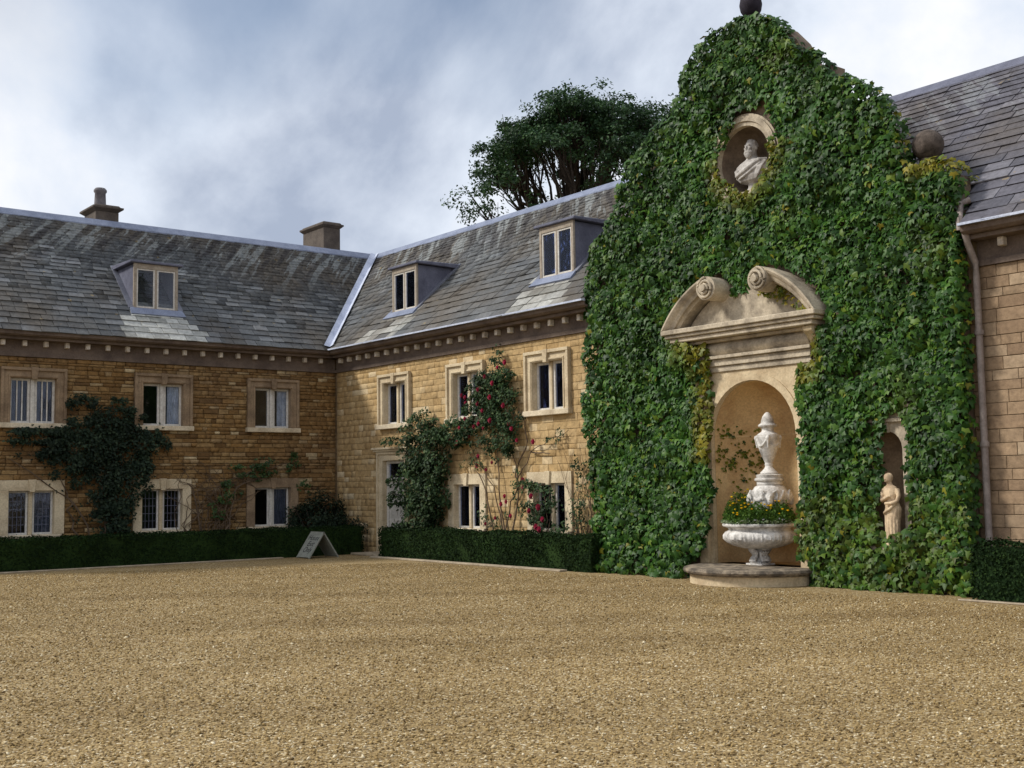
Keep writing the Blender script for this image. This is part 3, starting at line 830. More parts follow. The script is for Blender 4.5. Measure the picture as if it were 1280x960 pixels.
def ridge_roll(roof, F, s0, s1, mat='lead'):
    k = MB()
    prof = [(-RD+.19, RIDGE-.135), (-RD+.19, RIDGE-.095), (-RD+.05, RIDGE+.045), (-RD, RIDGE+.09), (-RD-.06, RIDGE+.045), (-RD-.19, RIDGE-.095), (-RD-.19, RIDGE-.135), (-RD, RIDGE+.01)]
    V = [F(s0, z, n) for n, z in prof]+[F(s1, z, n) for n, z in prof]
    m_ = len(prof)
    k.add(V, [tuple(range(m_)), tuple(range(2*m_-1, m_-1, -1))]+[(i, (i+1) % m_, m_+(i+1) % m_, m_+i) for i in range(m_)])
    k.build('ridge', mat, roof)

def chimney(parent, x0, x1, y0, y1, ztop, pot=None, capo=.1):
    c = MB(); c.box(x0, x1, y0, y1, 7.6, ztop-.12)
    C = c.build('chimney', 'chimney_stone', parent, bevel=.012)
    k = MB(); cx, cy = (x0+x1)/2, (y0+y1)/2
    hx, hy = (x1-x0)/2, (y1-y0)/2
    for (o0, o1, za, zb) in ((0, capo*.9, ztop-.118, ztop-.05), (capo, capo, ztop-.049, ztop), (capo*.5, .0, ztop+.001, ztop+.06)):
        k.hexa([(cx-hx-o0, cy-hy-o0, za), (cx+hx+o0, cy-hy-o0, za), (cx+hx+o0, cy+hy+o0, za), (cx-hx-o0, cy+hy+o0, za),
                (cx-hx-o1, cy-hy-o1, zb), (cx+hx+o1, cy-hy-o1, zb), (cx+hx+o1, cy+hy+o1, zb), (cx-hx-o1, cy+hy+o1, zb)])
    k.build('cap', 'chimney_stone', C)
    if pot:
        k = MB(); k.lathe([(.17, 0), (.155, .05), (.14, .38), (.17, .42), (.17, .47), (.13, .52), (.10, .52), (.10, .40)], (pot[0], pot[1], ztop+.06), 16)
        k.build('pot', 'pot_clay', C, smooth=True)

# ---------------- left range (in shade)
LW = thing('stone_range', 'shaded two-storey brown rubble stone range with a pot chimney on its slate roof', 'building', (0, -4, 0))
sA = (-7.80, -4.77, -1.86)
holesA = [(s-.6, s+.6, a, b) for s in sA for a, b in ((.66, 1.78), (3.12, 4.32))]
outA = [(s-.72, s+.72, a, b) for s in sA for a, b in ((.63, 1.92), (3.09, 4.45))]
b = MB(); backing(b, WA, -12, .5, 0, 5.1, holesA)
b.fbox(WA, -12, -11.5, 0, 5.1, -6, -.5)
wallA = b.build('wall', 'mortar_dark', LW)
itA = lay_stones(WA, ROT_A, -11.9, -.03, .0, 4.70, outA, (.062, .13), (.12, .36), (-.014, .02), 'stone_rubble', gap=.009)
pieces(wallA, 'stone', 'small_stones', itA, TB)
G1 = [(.05, .45, 'curtain_grey')]
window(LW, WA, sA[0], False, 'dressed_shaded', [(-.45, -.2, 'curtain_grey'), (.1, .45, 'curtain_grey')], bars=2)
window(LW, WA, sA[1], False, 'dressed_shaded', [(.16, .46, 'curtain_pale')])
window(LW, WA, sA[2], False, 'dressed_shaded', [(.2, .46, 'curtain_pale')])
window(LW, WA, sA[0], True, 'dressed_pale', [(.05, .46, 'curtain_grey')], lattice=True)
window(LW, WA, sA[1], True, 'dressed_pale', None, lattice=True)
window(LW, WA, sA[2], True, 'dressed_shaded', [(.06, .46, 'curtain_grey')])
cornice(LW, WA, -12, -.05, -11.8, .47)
roofA, onA = roof_base(LW, WA, [(-12, 0), (-OV, 0), (RD, SLOPE), (-12, SLOPE)], None,
                       [(-12, RIDGE, -RD), (RD, RIDGE, -RD), (2*RD+OV, EAVE, -2*RD-OV), (-12, EAVE, -2*RD-OV)])
dA = -4.83
paleA = lambda s, t: t < 1.3 and abs(s-dA-.02) < .66+.30*(1.2-t)
itr = roof_items(WA, ROT_A, lambda t: -12, lambda t: -OV+t*CT, paleA, (.22, .40), .235, .115, 'slate')
pieces(roofA, 'slate', 'small_slates', itr, TS)
ridge_roll(roofA, WA, -12, RD)
dormer(LW, WA, dA)
chimney(LW, -4.35, -3.45, -5.3, -4.68, 9.22, pot=(-3.85, -5.05))
chimney(LW, -4.75, -3.45, 1.55, 2.12, 9.62, capo=.08)
va = MB()
def vpt(t, off, l):
    return Vector((OV-t*CT, -OV+t*CT, EAVE+t*ST_+l))
V = []
for t in np.linspace(0, SLOPE, 9):
    c = vpt(t, 0, .125)
    V += [c+Vector((.17, .0, 0))*1.0, c+Vector((0, 0, -.035)), c+Vector((.0, -.17, 0))]
va.add(V, [(3*i, 3*i+1, 3*i+4, 3*i+3) for i in range(8)]+[(3*i+1, 3*i+2, 3*i+5, 3*i+4) for i in range(8)])
va.build('valley', 'lead_bright', roofA, fixn=False)

# ---------------- middle range (sunlit wall with the door)
MW = thing('stone_range', 'golden coursed stone range with panelled door, roses and two dormers', 'building', (5, 1, 0))
sB = (2.92, 5.92, 8.82)
holesB = [(s-.6, s+.6, 3.12, 4.32) for s in sB]+[(s-.6, s+.6, .66, 1.78) for s in sB[1:]]+[(2.25, 3.45, .02, 2.4)]
outB = [(s-.72, s+.72, 3.09, 4.45) for s in sB]+[(s-.72, s+.72, .63, 1.92) for s in sB[1:]]+[(2.13, 3.57, 0, 2.62)]
b = MB(); backing(b, WB, -.03, 10.55, 0, 5.1, holesB)
wallB = b.build('wall', 'mortar_pale', MW)
itB = lay_stones(WB, ROT_B, .04, 10.5, 0, 4.70, outB, (.115, .18), (.17, .40), (-.006, .005), 'stone_coursed', gap=.006)
pieces(wallB, 'stone', 'small_stones', itB, TC)
window(MW, WB, sB[0], False, 'dressed_pale', [(-.46, -.1, 'curtain_pale'), (.08, .46, 'curtain_pale')])
window(MW, WB, sB[1], False, 'dressed_pale', [(-.46, -.05, 'curtain_pale'), (.05, .46, 'curtain_pale')])
window(MW, WB, sB[2], False, 'dressed_pale', [(-.40, -.05, 'curtain_check'), (.05, .16, 'curtain_pale')])
window(MW, WB, sB[1], True, 'dressed_pale', None)
window(MW, WB, sB[2], True, 'dressed_pale', None)
# door
B = MB()
B.fbox(WB, 2.13, 2.35, 0, 2.3, -.3, .045); B.fbox(WB, 3.35, 3.57, 0, 2.3, -.3, .045); B.fbox(WB, 2.13, 3.57, 2.3, 2.52, -.3, .045)
B.fbox(WB, 2.127, 2.19, 0, 2.46, .02, .085); B.fbox(WB, 3.51, 3.573, 0, 2.46, .02, .085); B.fbox(WB, 2.127, 3.573, 2.46, 2.524, .02, .088)
B.fbox(WB, 2.06, 3.64, 2.526, 2.575, -.02, .13); B.fbox(WB, 2.02, 3.68, 2.577, 2.63, -.02, .17)
dr = B.build('doorway', 'dressed_pale', MW, bevel=.008)
k = MB(); k.fbox(WB, 2.35, 2.43, .02, 2.3, -.17, -.09); k.fbox(WB, 3.27, 3.35, .02, 2.3, -.17, -.09); k.fbox(WB, 2.43, 3.27, 2.23, 2.3, -.17, -.09); k.fbox(WB, 2.43, 3.27, 1.80, 1.88, -.17, -.085)
k.build('door_frame', 'timber_white', dr, bevel=.006)
k = MB(); k.fbox(WB, 2.43, 3.27, .03, 1.80, -.17, -.13)
for (a, c, z0, z1) in ((2.51, 2.80, .15, .75), (2.90, 3.19, .15, .75), (2.51, 2.80, .95, 1.68), (2.90, 3.19, .95, 1.68)):
    k.fbox(WB, a, c, z0, z0+.03, -.13, -.115); k.fbox(WB, a, c, z1-.03, z1, -.13, -.115); k.fbox(WB, a, a+.03, z0+.03, z1-.03, -.13, -.115); k.fbox(WB, c-.03, c, z0+.03, z1-.03, -.13, -.115)
k.build('door', 'door_paint', dr)
k = MB(); k.lathe([(.012, 0), (.03, .02), (.035, .04), (.02, .06)], (0, 0, 0), 10)
k.v = [(3.2+x, 0.13-z, .86+y) for x, y, z in k.v]; k.build('door_knob', 'metal_dark', dr, smooth=True)
k = MB(); k.fbox(WB, 2.70, 3.0, .82, .88, -.13, -.115); k.build('letter_plate', 'timber_white', dr)
k = MB(); k.fbox(WB, 2.43, 3.27, 1.88, 2.23, -.145, -.139); k.build('fanlight', 'glass', dr)
k = MB()
P = [WB(2.3, .02, -.3), WB(3.4, .02, -.3), WB(3.4, .02, -1.5), WB(2.3, .02, -1.5), WB(2.3, 2.35, -.3), WB(3.4, 2.35, -.3), WB(3.4, 2.35, -1.5), WB(2.3, 2.35, -1.5)]
k.add(P, [(0, 1, 2, 3), (4, 7, 6, 5), (1, 5, 6, 2), (2, 6, 7, 3), (3, 7, 4, 0)]); k.build('room', 'room_shade', dr, fixn=False)
k = MB(); k.fbox(WB, 2.0, 3.55, .0, .05, -.16, .75); o = k.build('door_step', 'kerb_stone', MW, bevel=.01)
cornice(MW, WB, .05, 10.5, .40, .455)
k = MB()
prof = [(.44, 5.236), (.535, 5.236), (.535, 5.272), (.44, 5.29)]
V = [WB(.46, z, n) for n, z in prof]+[WB(10.5, z, n) for n, z in prof]
k.add(V, [(0, 1, 2, 3), (7, 6, 5, 4)]+[(i, (i+1) % 4, 4+(i+1) % 4, 4+i) for i in range(4)]); k.build('eave_flashing', 'lead_bright', MW)
GC = 14.43
tg = (OV+.25)/CT     # distance up the slope at the back of the gable wall
roofB, onB = roof_base(MW, WB, [(OV, 0), (10.5, 0), (10.5, tg), (GC, tg), (GC, SLOPE), (-RD, SLOPE)], None,
                       [(-2*RD-OV, EAVE, -2*RD-OV), (-RD, RIDGE, -RD), (GC, RIDGE, -RD), (GC, EAVE, -2*RD-OV)])
dB = (2.78, 8.71)
paleB = lambda s, t: t < 1.3 and any(abs(s-d-.02) < .62+.25*(1.2-t) for d in dB) and random.random() < .85
itr = roof_items(WB, ROT_B, lambda t: OV-t*CT, lambda t: 10.5 if t < tg-.1 else GC, paleB, (.26, .50), .30, .13, 'slate')
pieces(roofB, 'slate', 'small_slates', itr, TS)
ridge_roll(roofB, WB, -RD, GC)
for d in dB: dormer(MW, WB, d)

# ---------------- right range
RW = thing('stone_range', 'buff ashlar range with drainpipe and large slates beyond the ivy gable', 'building', (21, 1, 0))
b = MB(); backing(b, WB, 18.3, 24.5, 0, 5.1, []); b.box(24.0, 24.5, .5, 6.5, 0, 5.1)
wallC = b.build('wall', 'mortar_pale', RW)
itC = lay_stones(WB, ROT_B, 18.38, 24.45, 0, 4.70, [], (.13, .21), (.28, .62), (-.004, .004), 'stone_ashlar', gap=.008)
pieces(wallC, 'stone', 'small_stones', itC, TC)
cornice(RW, WB, 18.56, 24.5, 18.98, .6)
k = MB(); V = [WB(18.56, z, n) for n, z in prof]+[WB(24.5, z, n) for n, z in prof]
k.add(V, [(0, 1, 2, 3), (7, 6, 5, 4)]+[(i, (i+1) % 4, 4+(i+1) % 4, 4+i) for i in range(4)]); k.build('eave_flashing', 'lead_bright', RW)
roofC, onC = roof_base(RW, WB, [(18.56, 0), (24.5, 0), (24.5, SLOPE), (GC+.003, SLOPE), (GC+.003, tg), (18.385, tg), (18.385, .45), (18.56, .45)], None,
                       [(GC+.003, RIDGE, -RD), (24.5, RIDGE, -RD), (24.5, EAVE, -2*RD-OV), (GC+.003, EAVE, -2*RD-OV)])
itr = roof_items(WB, ROT_B, lambda t: 18.56 if t < .33 else (18.39 if t < tg-.1 else GC+.01), lambda t: 24.5, lambda s, t: False, (.36, .66), .30, .16, 'slate_large')
pieces(roofC, 'slate', 'small_slates', itr, TS)
ridge_roll(roofC, WB, GC+.003, 24.5, 'lead_dark')
k = MB()
k.tube([(18.57, -.10, .05), (18.57, -.10, 4.55), (18.57, -.12, 4.75), (18.57, -.30, 5.02), (18.57, -.36, 5.2)], .05, 10)
DP = k.build('drainpipe', 'pipe_paint', RW, smooth=True)
for z in (.5, 2.1, 3.7):
    k = MB(); k.lathe([(.05, 0), (.066, 0), (.066, .07), (.05, .07)], (18.57, -.10, z), 12); k.build('collar', 'pipe_paint', DP, smooth=True)
k = MB(); k.tube([(18.50, -.36, 5.2), (18.50, -.36, 5.40), (18.46, -.24, 5.62), (18.56, -.16, 5.66)], .05, 10); k.build('swan_neck', 'pipe_paint', DP, smooth=True)

# ================================================================== GABLE
GB = thing('gable_front', 'tall curved stone gable with arched fountain niche and broken scroll pediment', 'gable', (GC, 0, 0))
GF, GBK = -.15, .22
half = [(3.93, 0), (3.93, 6.1), (3.0, 6.1), (2.92, 6.55), (2.83, 7.0), (2.62, 7.33), (2.22, 7.66), (1.82, 7.88), (1.82, 8.36), (1.46, 8.42), (1.32, 8.68), (1.16, 8.98), (.9, 9.28), (.5, 9.48), (.16, 9.56)]
outline = [(a, z) for a, z in half]+[(-a, z) for a, z in half[::-1]]
def arch_pts(c, w2, z0, zs, n=16):
    return [(c+w2, z0), (c+w2, zs)]+[(c+w2*math.cos(math.pi*i/n), zs+w2*math.sin(math.pi*i/n)) for i in range(1, n)]+[(c-w2, zs), (c-w2, z0)]
NW, NZ = .93, 2.44
holes = [arch_pts(0, NW, .252, NZ), [(.58*math.cos(2*math.pi*i/28), 7.2+.58*math.sin(2*math.pi*i/28)) for i in range(28)],
         arch_pts(2.6, .27, .64, 2.12, 10), arch_pts(-2.6, .27, .64, 2.12, 10)]
def plate(name, mat, parent, outer, inner, y0, y1):
    """flat slab with holes, standing upright between y0 (front) and y1 (back)"""
    cu = bpy.data.curves.new(name, 'CURVE'); cu.dimensions = '2D'; cu.fill_mode = 'BOTH'
    cu.extrude = (y1-y0)/2
    for poly in [outer]+inner:
        sp = cu.splines.new('POLY'); sp.points.add(len(poly)-1)
        for p, (a, z) in zip(sp.points, poly): p.co = (a, z, 0, 1)
        sp.use_cyclic_u = True
    t = bpy.data.objects.new('tmp', cu); COL.objects.link(t)
    dg = bpy.context.evaluated_depsgraph_get()
    me = bpy.data.meshes.new_from_object(t.evaluated_get(dg))
    bpy.data.objects.remove(t); bpy.data.curves.remove(cu)
    yc = (y0+y1)/2
    me.transform(Matrix(((1, 0, 0, 0), (0, 0, -1, 0), (0, 1, 0, 0), (0, 0, 0, 1))))
    me.materials.clear(); me.materials.append(MATS[mat])
    bm = bmesh.new(); bm.from_mesh(me); bmesh.ops.recalc_face_normals(bm, faces=bm.faces); bm.to_mesh(me); bm.free()
    for p in me.polygons: p.use_smooth = False
    o = bpy.data.objects.new(name, me)
    return _link(o, parent, Vector((GC, yc, 0)))
gw = plate('wall', 'gable_stone', GB, outline, holes, GF, GBK)
def apse(c, w2, z0, zs, depth, mat, name):
    """half-round recess with a quarter-dome head"""
    k = MB(); n = 20
    V = []
    zs_list = list(np.linspace(z0, zs, 6))
    for z in zs_list:
        for i in range(n+1):
            a = math.pi*i/n; V.append((GC+c+w2*math.cos(a), GF+.02+depth*math.sin(a), z))
    m2 = 8
    for j in range(1, m2+1):
        e = math.pi/2*j/m2
        for i in range(n+1):
            a = math.pi*i/n
            V.append((GC+c+w2*math.cos(a)*math.cos(e), GF+.02+depth*math.sin(a)*math.cos(e), zs+w2*math.sin(e)))
    r = len(V)//(n+1)
    k.add(V, [(j*(n+1)+i, (j+1)*(n+1)+i, (j+1)*(n+1)+i+1, j*(n+1)+i+1) for j in range(r-1) for i in range(n)])
    k.add([V[i] for i in range(n+1)], [tuple(range(n+1))])
    return k.build(name, mat, GB, smooth=True, fixn=False)
apse(0, NW, .252, NZ, .9, 'niche_stone', 'niche')
apse(2.6, .27, .64, 2.12, .26, 'dressed_shaded', 'niche')
apse(-2.6, .27, .64, 2.12, .3, 'gable_stone', 'niche')
k = MB(); n = 28   # bowl of the round recess
V = [(GC+.58*math.cos(2*math.pi*i/n), GF+.02, 7.2+.58*math.sin(2*math.pi*i/n)) for i in range(n)]
for j in range(1, 7):
    e = math.pi/2*j/6*.999
    V += [(GC+.58*math.cos(e)*math.cos(2*math.pi*i/n), GF+.02+.5*math.sin(e), 7.2+.58*math.cos(e)*math.sin(2*math.pi*i/n)) for i in range(n)]
k.add(V, [(j*n+i, (j+1)*n+i, (j+1)*n+(i+1) % n, j*n+(i+1) % n) for j in range(6) for i in range(n)]); k.build('round_recess', 'gable_stone', GB, smooth=True, fixn=False)
# stone ring around it
plate('oculus_ring', 'pediment_stone', GB, [(.78*math.cos(2*math.pi*i/40), 7.2+.78*math.sin(2*math.pi*i/40)) for i in range(40)], [[(.575*math.cos(2*math.pi*i/40), 7.2+.575*math.sin(2*math.pi*i/40)) for i in range(40)]], GF-.09, GF+.02)
plate('oculus_bead', 'pediment_stone', GB, [(.74*math.cos(2*math.pi*i/40), 7.2+.74*math.sin(2*math.pi*i/40)) for i in range(40)], [[(.65*math.cos(2*math.pi*i/40), 7.2+.65*math.sin(2*math.pi*i/40)) for i in range(40)]], GF-.12, GF-.085)
# niche architrave
plate('niche_surround', 'niche_frame', GB, [(1.22, .0), (1.22, 3.56), (-1.22, 3.56), (-1.22, .0)], [arch_pts(0, NW-.004, .252, NZ)], GF-.075, GF+.01)
plate('archivolt', 'niche_frame', GB, arch_pts(0, NW+.13, NZ-.02, NZ, 20), [arch_pts(0, NW+.002, NZ-.019, NZ, 20)], GF-.10, GF-.07)
for sg in (-1, 1):
    k = MB(); k.box(GC+sg*1.10-.10, GC+sg*1.10+.10, GF-.15, GF-.07, .0, 3.5); k.build('pilaster', 'niche_frame', GB, bevel=.008)
# small niche frames
for sg in (-1, 1):
    plate('niche_surround', 'pediment_stone', GB, [(sg*2.6+.37, .58), (sg*2.6+.37, 2.52), (sg*2.6-.37, 2.52), (sg*2.6-.37, .58)], [arch_pts(sg*2.6, .268, .64, 2.12, 10)], GF-.05, GF+.01)
    if sg < 0: continue
    k = MB(); c = GC+sg*2.6
    k.box(c-.42, c+.42, GF-.12, GF-.0, 2.52, 2.58); k.box(c-.39, c+.39, GF-.07, GF, 2.58, 2.72); k.box(c-.46, c+.46, GF-.16, GF, 2.72, 2.78); k.box(c-.06, c+.06, GF-.09, GF-.04, 2.36, 2.52)
    k.build('niche_cornice', 'pediment_stone', GB, bevel=.006)
for sg in (1,):
    k = MB(); k.box(GC+sg*2.63-.25, GC+sg*2.63+.25, GF-.27, GF-.002, .58, .66); k.build('ledge', 'pediment_stone', GB, bevel=.01)
# entablature under the pediment
def band(mb, hw, z0, z1, y): mb.box(GC-hw, GC+hw, y, GF, z0, z1)
k = MB(); band(k, 1.30, 3.562, 3.66, GF-.11); band(k, 1.32, 3.662, 3.78, GF-.15); band(k, 1.36, 3.782, 3.84, GF-.21)
k.build('architrave', 'pediment_stone', GB, bevel=.008)
k = MB(); n = 8   # pulvinated frieze
V = []
for sx in (-1.30, 1.30):
    V += [(GC+sx, GF, 3.842)]+[(GC+sx, GF-.10-.08*math.sin(math.pi*i/n), 3.842+.23*i/n) for i in range(n+1)]+[(GC+sx, GF, 4.072)]
q = n+3
k.add(V, [tuple(range(q)), tuple(range(2*q-1, q-1, -1))]+[(i, (i+1) % q, q+(i+1) % q, q+i) for i in range(q)])
k.build('frieze', 'pediment_stone', GB, smooth=True)
k = MB(); band(k, 1.40, 4.074, 4.13, GF-.24); band(k, 1.56, 4.132, 4.21, GF-.40); band(k, 1.64, 4.212, 4.27, GF-.45); band(k, 1.69, 4.272, 4.36, GF-.50)
CO = k.build('cornice', 'pediment_stone', GB, bevel=.012)
for sg in (-1, 1):
    k = MB(); x = GC+sg*1.42
    prof = [(0, 3.72), (-.10, 3.72), (-.16, 3.78), (-.15, 3.88), (-.24, 3.98), (-.33, 4.05), (-.33, 4.128), (0, 4.128)]
    V = [(x-.085, GF+a, z) for a, z in prof]+[(x+.085, GF+a, z) for a, z in prof]
    q = len(prof)
    k.add(V, [tuple(range(q)), tuple(range(2*q-1, q-1, -1))]+[(i, (i+1) % q, q+(i+1) % q, q+i) for i in range(q)]); k.build('console', 'niche_frame', GB, bevel=.012)
# tympanum
ZC, RO = 3.314, 1.979
pts = [(-1.52, 4.362)]+[(1.52, 4.362)]+[((RO-.25)*math.sin(a), ZC+(RO-.25)*math.cos(a)) for a in np.linspace(math.acos((4.362-ZC)/(RO-.25)), -math.acos((4.362-ZC)/(RO-.25)), 20)]
pts = [(min(max(a, -1.52), 1.52), z) for a, z in pts]
k = MB(); k.prism(pts[1:]+[pts[0]], lambda s, z, n: (GC+s, GF-n, z), .0, .10); k.build('tympanum', 'pediment_stone', GB)
# scrolled pediment arms: moulded section swept on an arc and ending in a volute
SEC = [(-.21, .0), (-.21, .30), (-.17, .33), (-.17, .39), (-.11, .42), (-.07, .47), (-.03, .50), (0.0, .50), (.0, .0)]   # (radial, projection)
for sg in (-1, 1):
    k = MB(); V = []
    a0 = math.acos((4.362-ZC)/RO)+.0; a1 = math.asin(.60/RO)
    angs = np.linspace(a0, a1, 16)
    for a in angs:
        for r_, pj in SEC:
            V.append((GC+sg*(RO+r_)*math.sin(a), GF-pj, max(ZC+(RO+r_)*math.cos(a), 4.361)))
    q = len(SEC); m_ = len(angs)
    k.add(V, [(j*q+i, j*q+(i+1) % q, (j+1)*q+(i+1) % q, (j+1)*q+i) for j in range(m_-1) for i in range(q)]+[tuple(range(q)), tuple((m_-1)*q+i for i in range(q))[::-1]])
    A = k.build('pediment_arm', 'pediment_stone', GB)
    c = (GC+sg*.57, 4.99)
    k = MB()
    cyl = lambda r0, y0, y1: k.add([(c[0]+r0*math.cos(2*math.pi*i/24), y, c[1]+r0*math.sin(2*math.pi*i/24)) for y in (y0, y1) for i in range(24)],
                                   [tuple(range(24)), tuple(range(47, 23, -1))]+[(i, (i+1) % 24, 24+(i+1) % 24, 24+i) for i in range(24)])
    cyl(.205, GF-.50, GF-.0)
    cyl(.06, GF-.60, GF-.5)
    # spiral fillet
    sp = []
    for i in range(46):
        a = i/45*4*math.pi; rr = .19*(1-i/45*.68)
        sp.append((c[0]-sg*rr*math.sin(a)*-1, GF-.515-.04*(i/45), c[1]+rr*math.cos(a)))
    k.tube(sp, .022, 6)
    k.build('volute', 'pediment_stone', A, smooth=True)
# finials
for sg in (-1, 1):
    k = MB(); x = GC+sg*3.38
    k.box(x-.27, x+.27, GF+.02, GF+.36, 6.102, 6.22); k.lathe([(.20, 6.22), (.12, 6.27), (.11, 6.33), (.14, 6.46)], (x, .03, 0), 18)
    P_ = k.build('ball_pedestal', 'ball_stone', GB, smooth=True)
    k = MB(); k.ell((x, .03, 6.68), (.235, .235, .235), None, 28, 18); k.build('ball', 'ball_stone', P_, smooth=True)
k = MB(); k.lathe([(.17, 9.5), (.17, 9.6), (.10, 9.66), (.09, 9.74), (.13, 9.78), (.13, 9.80)], (GC, .1, 0), 18); P_ = k.build('finial_base', 'ball_stone', GB, smooth=True)
k = MB(); k.lathe([(.07, 9.80), (.13, 9.83), (.18, 9.91), (.20, 10.02), (.18, 10.13), (.14, 10.21), (.15, 10.25), (.12, 10.36), (.05, 10.45), (.02, 10.5)], (GC, .1, 0), 22); k.build('finial_urn', 'finial_dark', P_, smooth=True)

# plinth step in front of the niche
k = MB(); pc = (GC+.15, GF-.27, 0)
pl = thing('stone_step', 'low half-round weathered stone step under the fountain', 'step', (GC, -.8, 0))
k.lathe([(1.08, .0), (1.08, .15), (1.06, .16)], pc, 40, math.pi, 2*math.pi); k.build('riser', 'niche_frame', pl, fixn=True)
k = MB(); k.lathe([(1.06, .152), (1.13, .16), (1.13, .175), (1.18, .185), (1.195, .215), (1.18, .25), (1.14, .262), (.0, .262)], pc, 48, math.pi, 2*math.pi); k.box(GC-1.032, GC+1.332, GF-.269, GF-.157, .155, .2615); k.box(GC-.93, GC+1.23, GF-.269, GF-.157, 0, .15)
k.build('slab', 'plinth_stone', pl, smooth=True)

# ================================================================== FOUNTAIN
FX, FY = GC+.02, -.14
UX, UY = GC+.02, .16
FT = thing('fountain', 'carved white stone fountain with lidded urn standing over a round basin', 'fountain', (FX, FY, .25))
def shells(r, z, a):
    if .58 < z < .84:
        ph = (a*6/(2*math.pi)) % 1.0*2-1          # six shells round the bowl
        env = math.sin((z-.58)/.26*math.pi)
        return r*(1+.06*env*math.cos(ph*math.pi*.5)+.022*env*math.cos(a*54))
    return r
k = MB(); k.lathe([(.16, .53), (.30, .545), (.44, .585), (.53, .64), (.575, .70), (.58, .76), (.56, .81), (.52, .835), (.515, .86), (.53, .885), (.585, .90), (.61, .915), (.615, .94), (.60, .955), (.54, .96), (.52, .93), (.50, .86), (.0, .84)], (FX, FY, 0), 132, mod=shells)
k.build('basin', 'carved_white', FT, smooth=True)
k = MB(); k.lathe([(.08, .25), (.08, .54)], (FX, FY, 0), 16); k.box(FX-.17, FX+.17, FY-.17, FY+.17, .263, .29)
ft = k.build('foot', 'carved_white', FT)
for i in range(4):
    a = math.pi/4+i*math.pi/2+.5
    k = MB()
    ca, sa = math.cos(a), math.sin(a)
    for off in (-.045, 0, .045):
        P = [(.06, .29), (.13, .29), (.155, .33), (.13, .37), (.10, .40), (.10, .45), (.135, .49), (.165, .52), (.155, .555)]
        k.tube([(FX+r_*ca-off*sa, FY+r_*sa+off*ca, z) for r_, z in P], [.03, .034, .036, .034, .032, .034, .038, .036, .03], 8)
    k.build('scroll_leg', 'carved_white', ft, smooth=True)
k = MB(); k.lathe([(.22, .80), (.20, 1.0), (.16, 1.06), (.18, 1.13)], (UX, UY, 0), 20); k.build('post', 'carved_white', FT, smooth=True)
k = MB()
k.lathe([(.10, 1.11), (.20, 1.13), (.27, 1.19), (.31, 1.29), (.315, 1.40), (.295, 1.50), (.25, 1.565), (.19, 1.595), (.10, 1.60)], (UX, UY, 0), 40)
for i in range(6):    # swags hung between masks
    a0 = -1.05+i*math.pi/3; P = []
    for j in range(11):
        t = j/10; a = a0+t*math.pi/3; z = 1.50-.17*math.sin(t*math.pi); rr = .302+.012*math.sin(t*math.pi)
        P.append((UX+rr*math.cos(a), UY+rr*math.sin(a), z))
    k.tube(P, [.018+.014*math.sin(j/10*math.pi) for j in range(11)], 7)
for i in range(4):
    a = -.88+i*math.pi/2; c, s_ = math.cos(a), math.sin(a)
    at = lambda r_, tz, z: (UX+r_*c-tz*s_, UY+r_*s_+tz*c, z)
    k.ell(at(.305, 0, 1.40), (.075, .075, .095)); k.ell(at(.375, 0, 1.385), (.022, .022, .04)); k.ell(at(.352, 0, 1.32), (.05, .05, .075)); k.ell(at(.352, -.03, 1.42), (.02, .02, .014)); k.ell(at(.352, .03, 1.42), (.02, .02, .014))
    k.tube([at(.325, -.05, 1.46), at(.325, -.11, 1.50), at(.312, -.13, 1.43), at(.317, -.11, 1.34)], .022, 7); k.tube([at(.325, .05, 1.46), at(.325, .11, 1.50), at(.312, .13, 1.43), at(.317, .11, 1.34)], .022, 7)
k.build('cistern', 'carved_white', FT, remesh=.011)
k = MB(); k.lathe([(.19, 1.595), (.215, 1.60), (.215, 1.655), (.195, 1.66)], (UX, UY, 0), 32); k.lathe([(.23, 1.655), (.25, 1.67), (.25, 1.70), (.225, 1.715)], (UX, UY, 0), 32); k.lathe([(.215, 1.715), (.225, 1.73), (.225, 1.765), (.15, 1.78)], (UX, UY, 0), 32)
pd = k.build('pedestal', 'carved_white', FT, smooth=True)
k = MB(); k.lathe([(.15, 1.78), (.155, 1.80), (.12, 1.83), (.075, 1.88), (.062, 1.92), (.075, 1.94), (.062, 1.955), (.085, 2.01), (.125, 2.10), (.165, 2.22), (.19, 2.34), (.195, 2.41), (.18, 2.455), (.14, 2.48), (.105, 2.50), (.10, 2.55), (.12, 2.58)], (UX, UY, 0), 36)
for i in range(4):
    a0 = -.88+i*math.pi/2; P = []
    for j in range(11):
        t = j/10; a = a0+t*math.pi/2; z = 2.40-.15*math.sin(t*math.pi); rr = .198-.02*math.sin(t*math.pi)
        P.append((UX+rr*math.cos(a), UY+rr*math.sin(a), z))
    k.tube(P, [.010+.010*math.sin(j/10*math.pi) for j in range(11)], 6)
    k.ell((UX+.20*math.cos(a0), UY+.20*math.sin(a0), 2.39), (.035, .035, .05)); k.tube([(UX+.205*math.cos(a0), UY+.205*math.sin(a0), 2.36), (UX+.19*math.cos(a0), UY+.19*math.sin(a0), 2.22)], [.022, .012], 6)
un = k.build('urn', 'carved_white', FT, remesh=.009)
k = MB(); k.lathe([(.115, 2.575), (.155, 2.585), (.165, 2.605), (.15, 2.625), (.115, 2.65), (.105, 2.70), (.085, 2.76), (.05, 2.81), (.02, 2.835)], (UX, UY, 0), 28); k.build('lid', 'carved_white', FT, smooth=True)

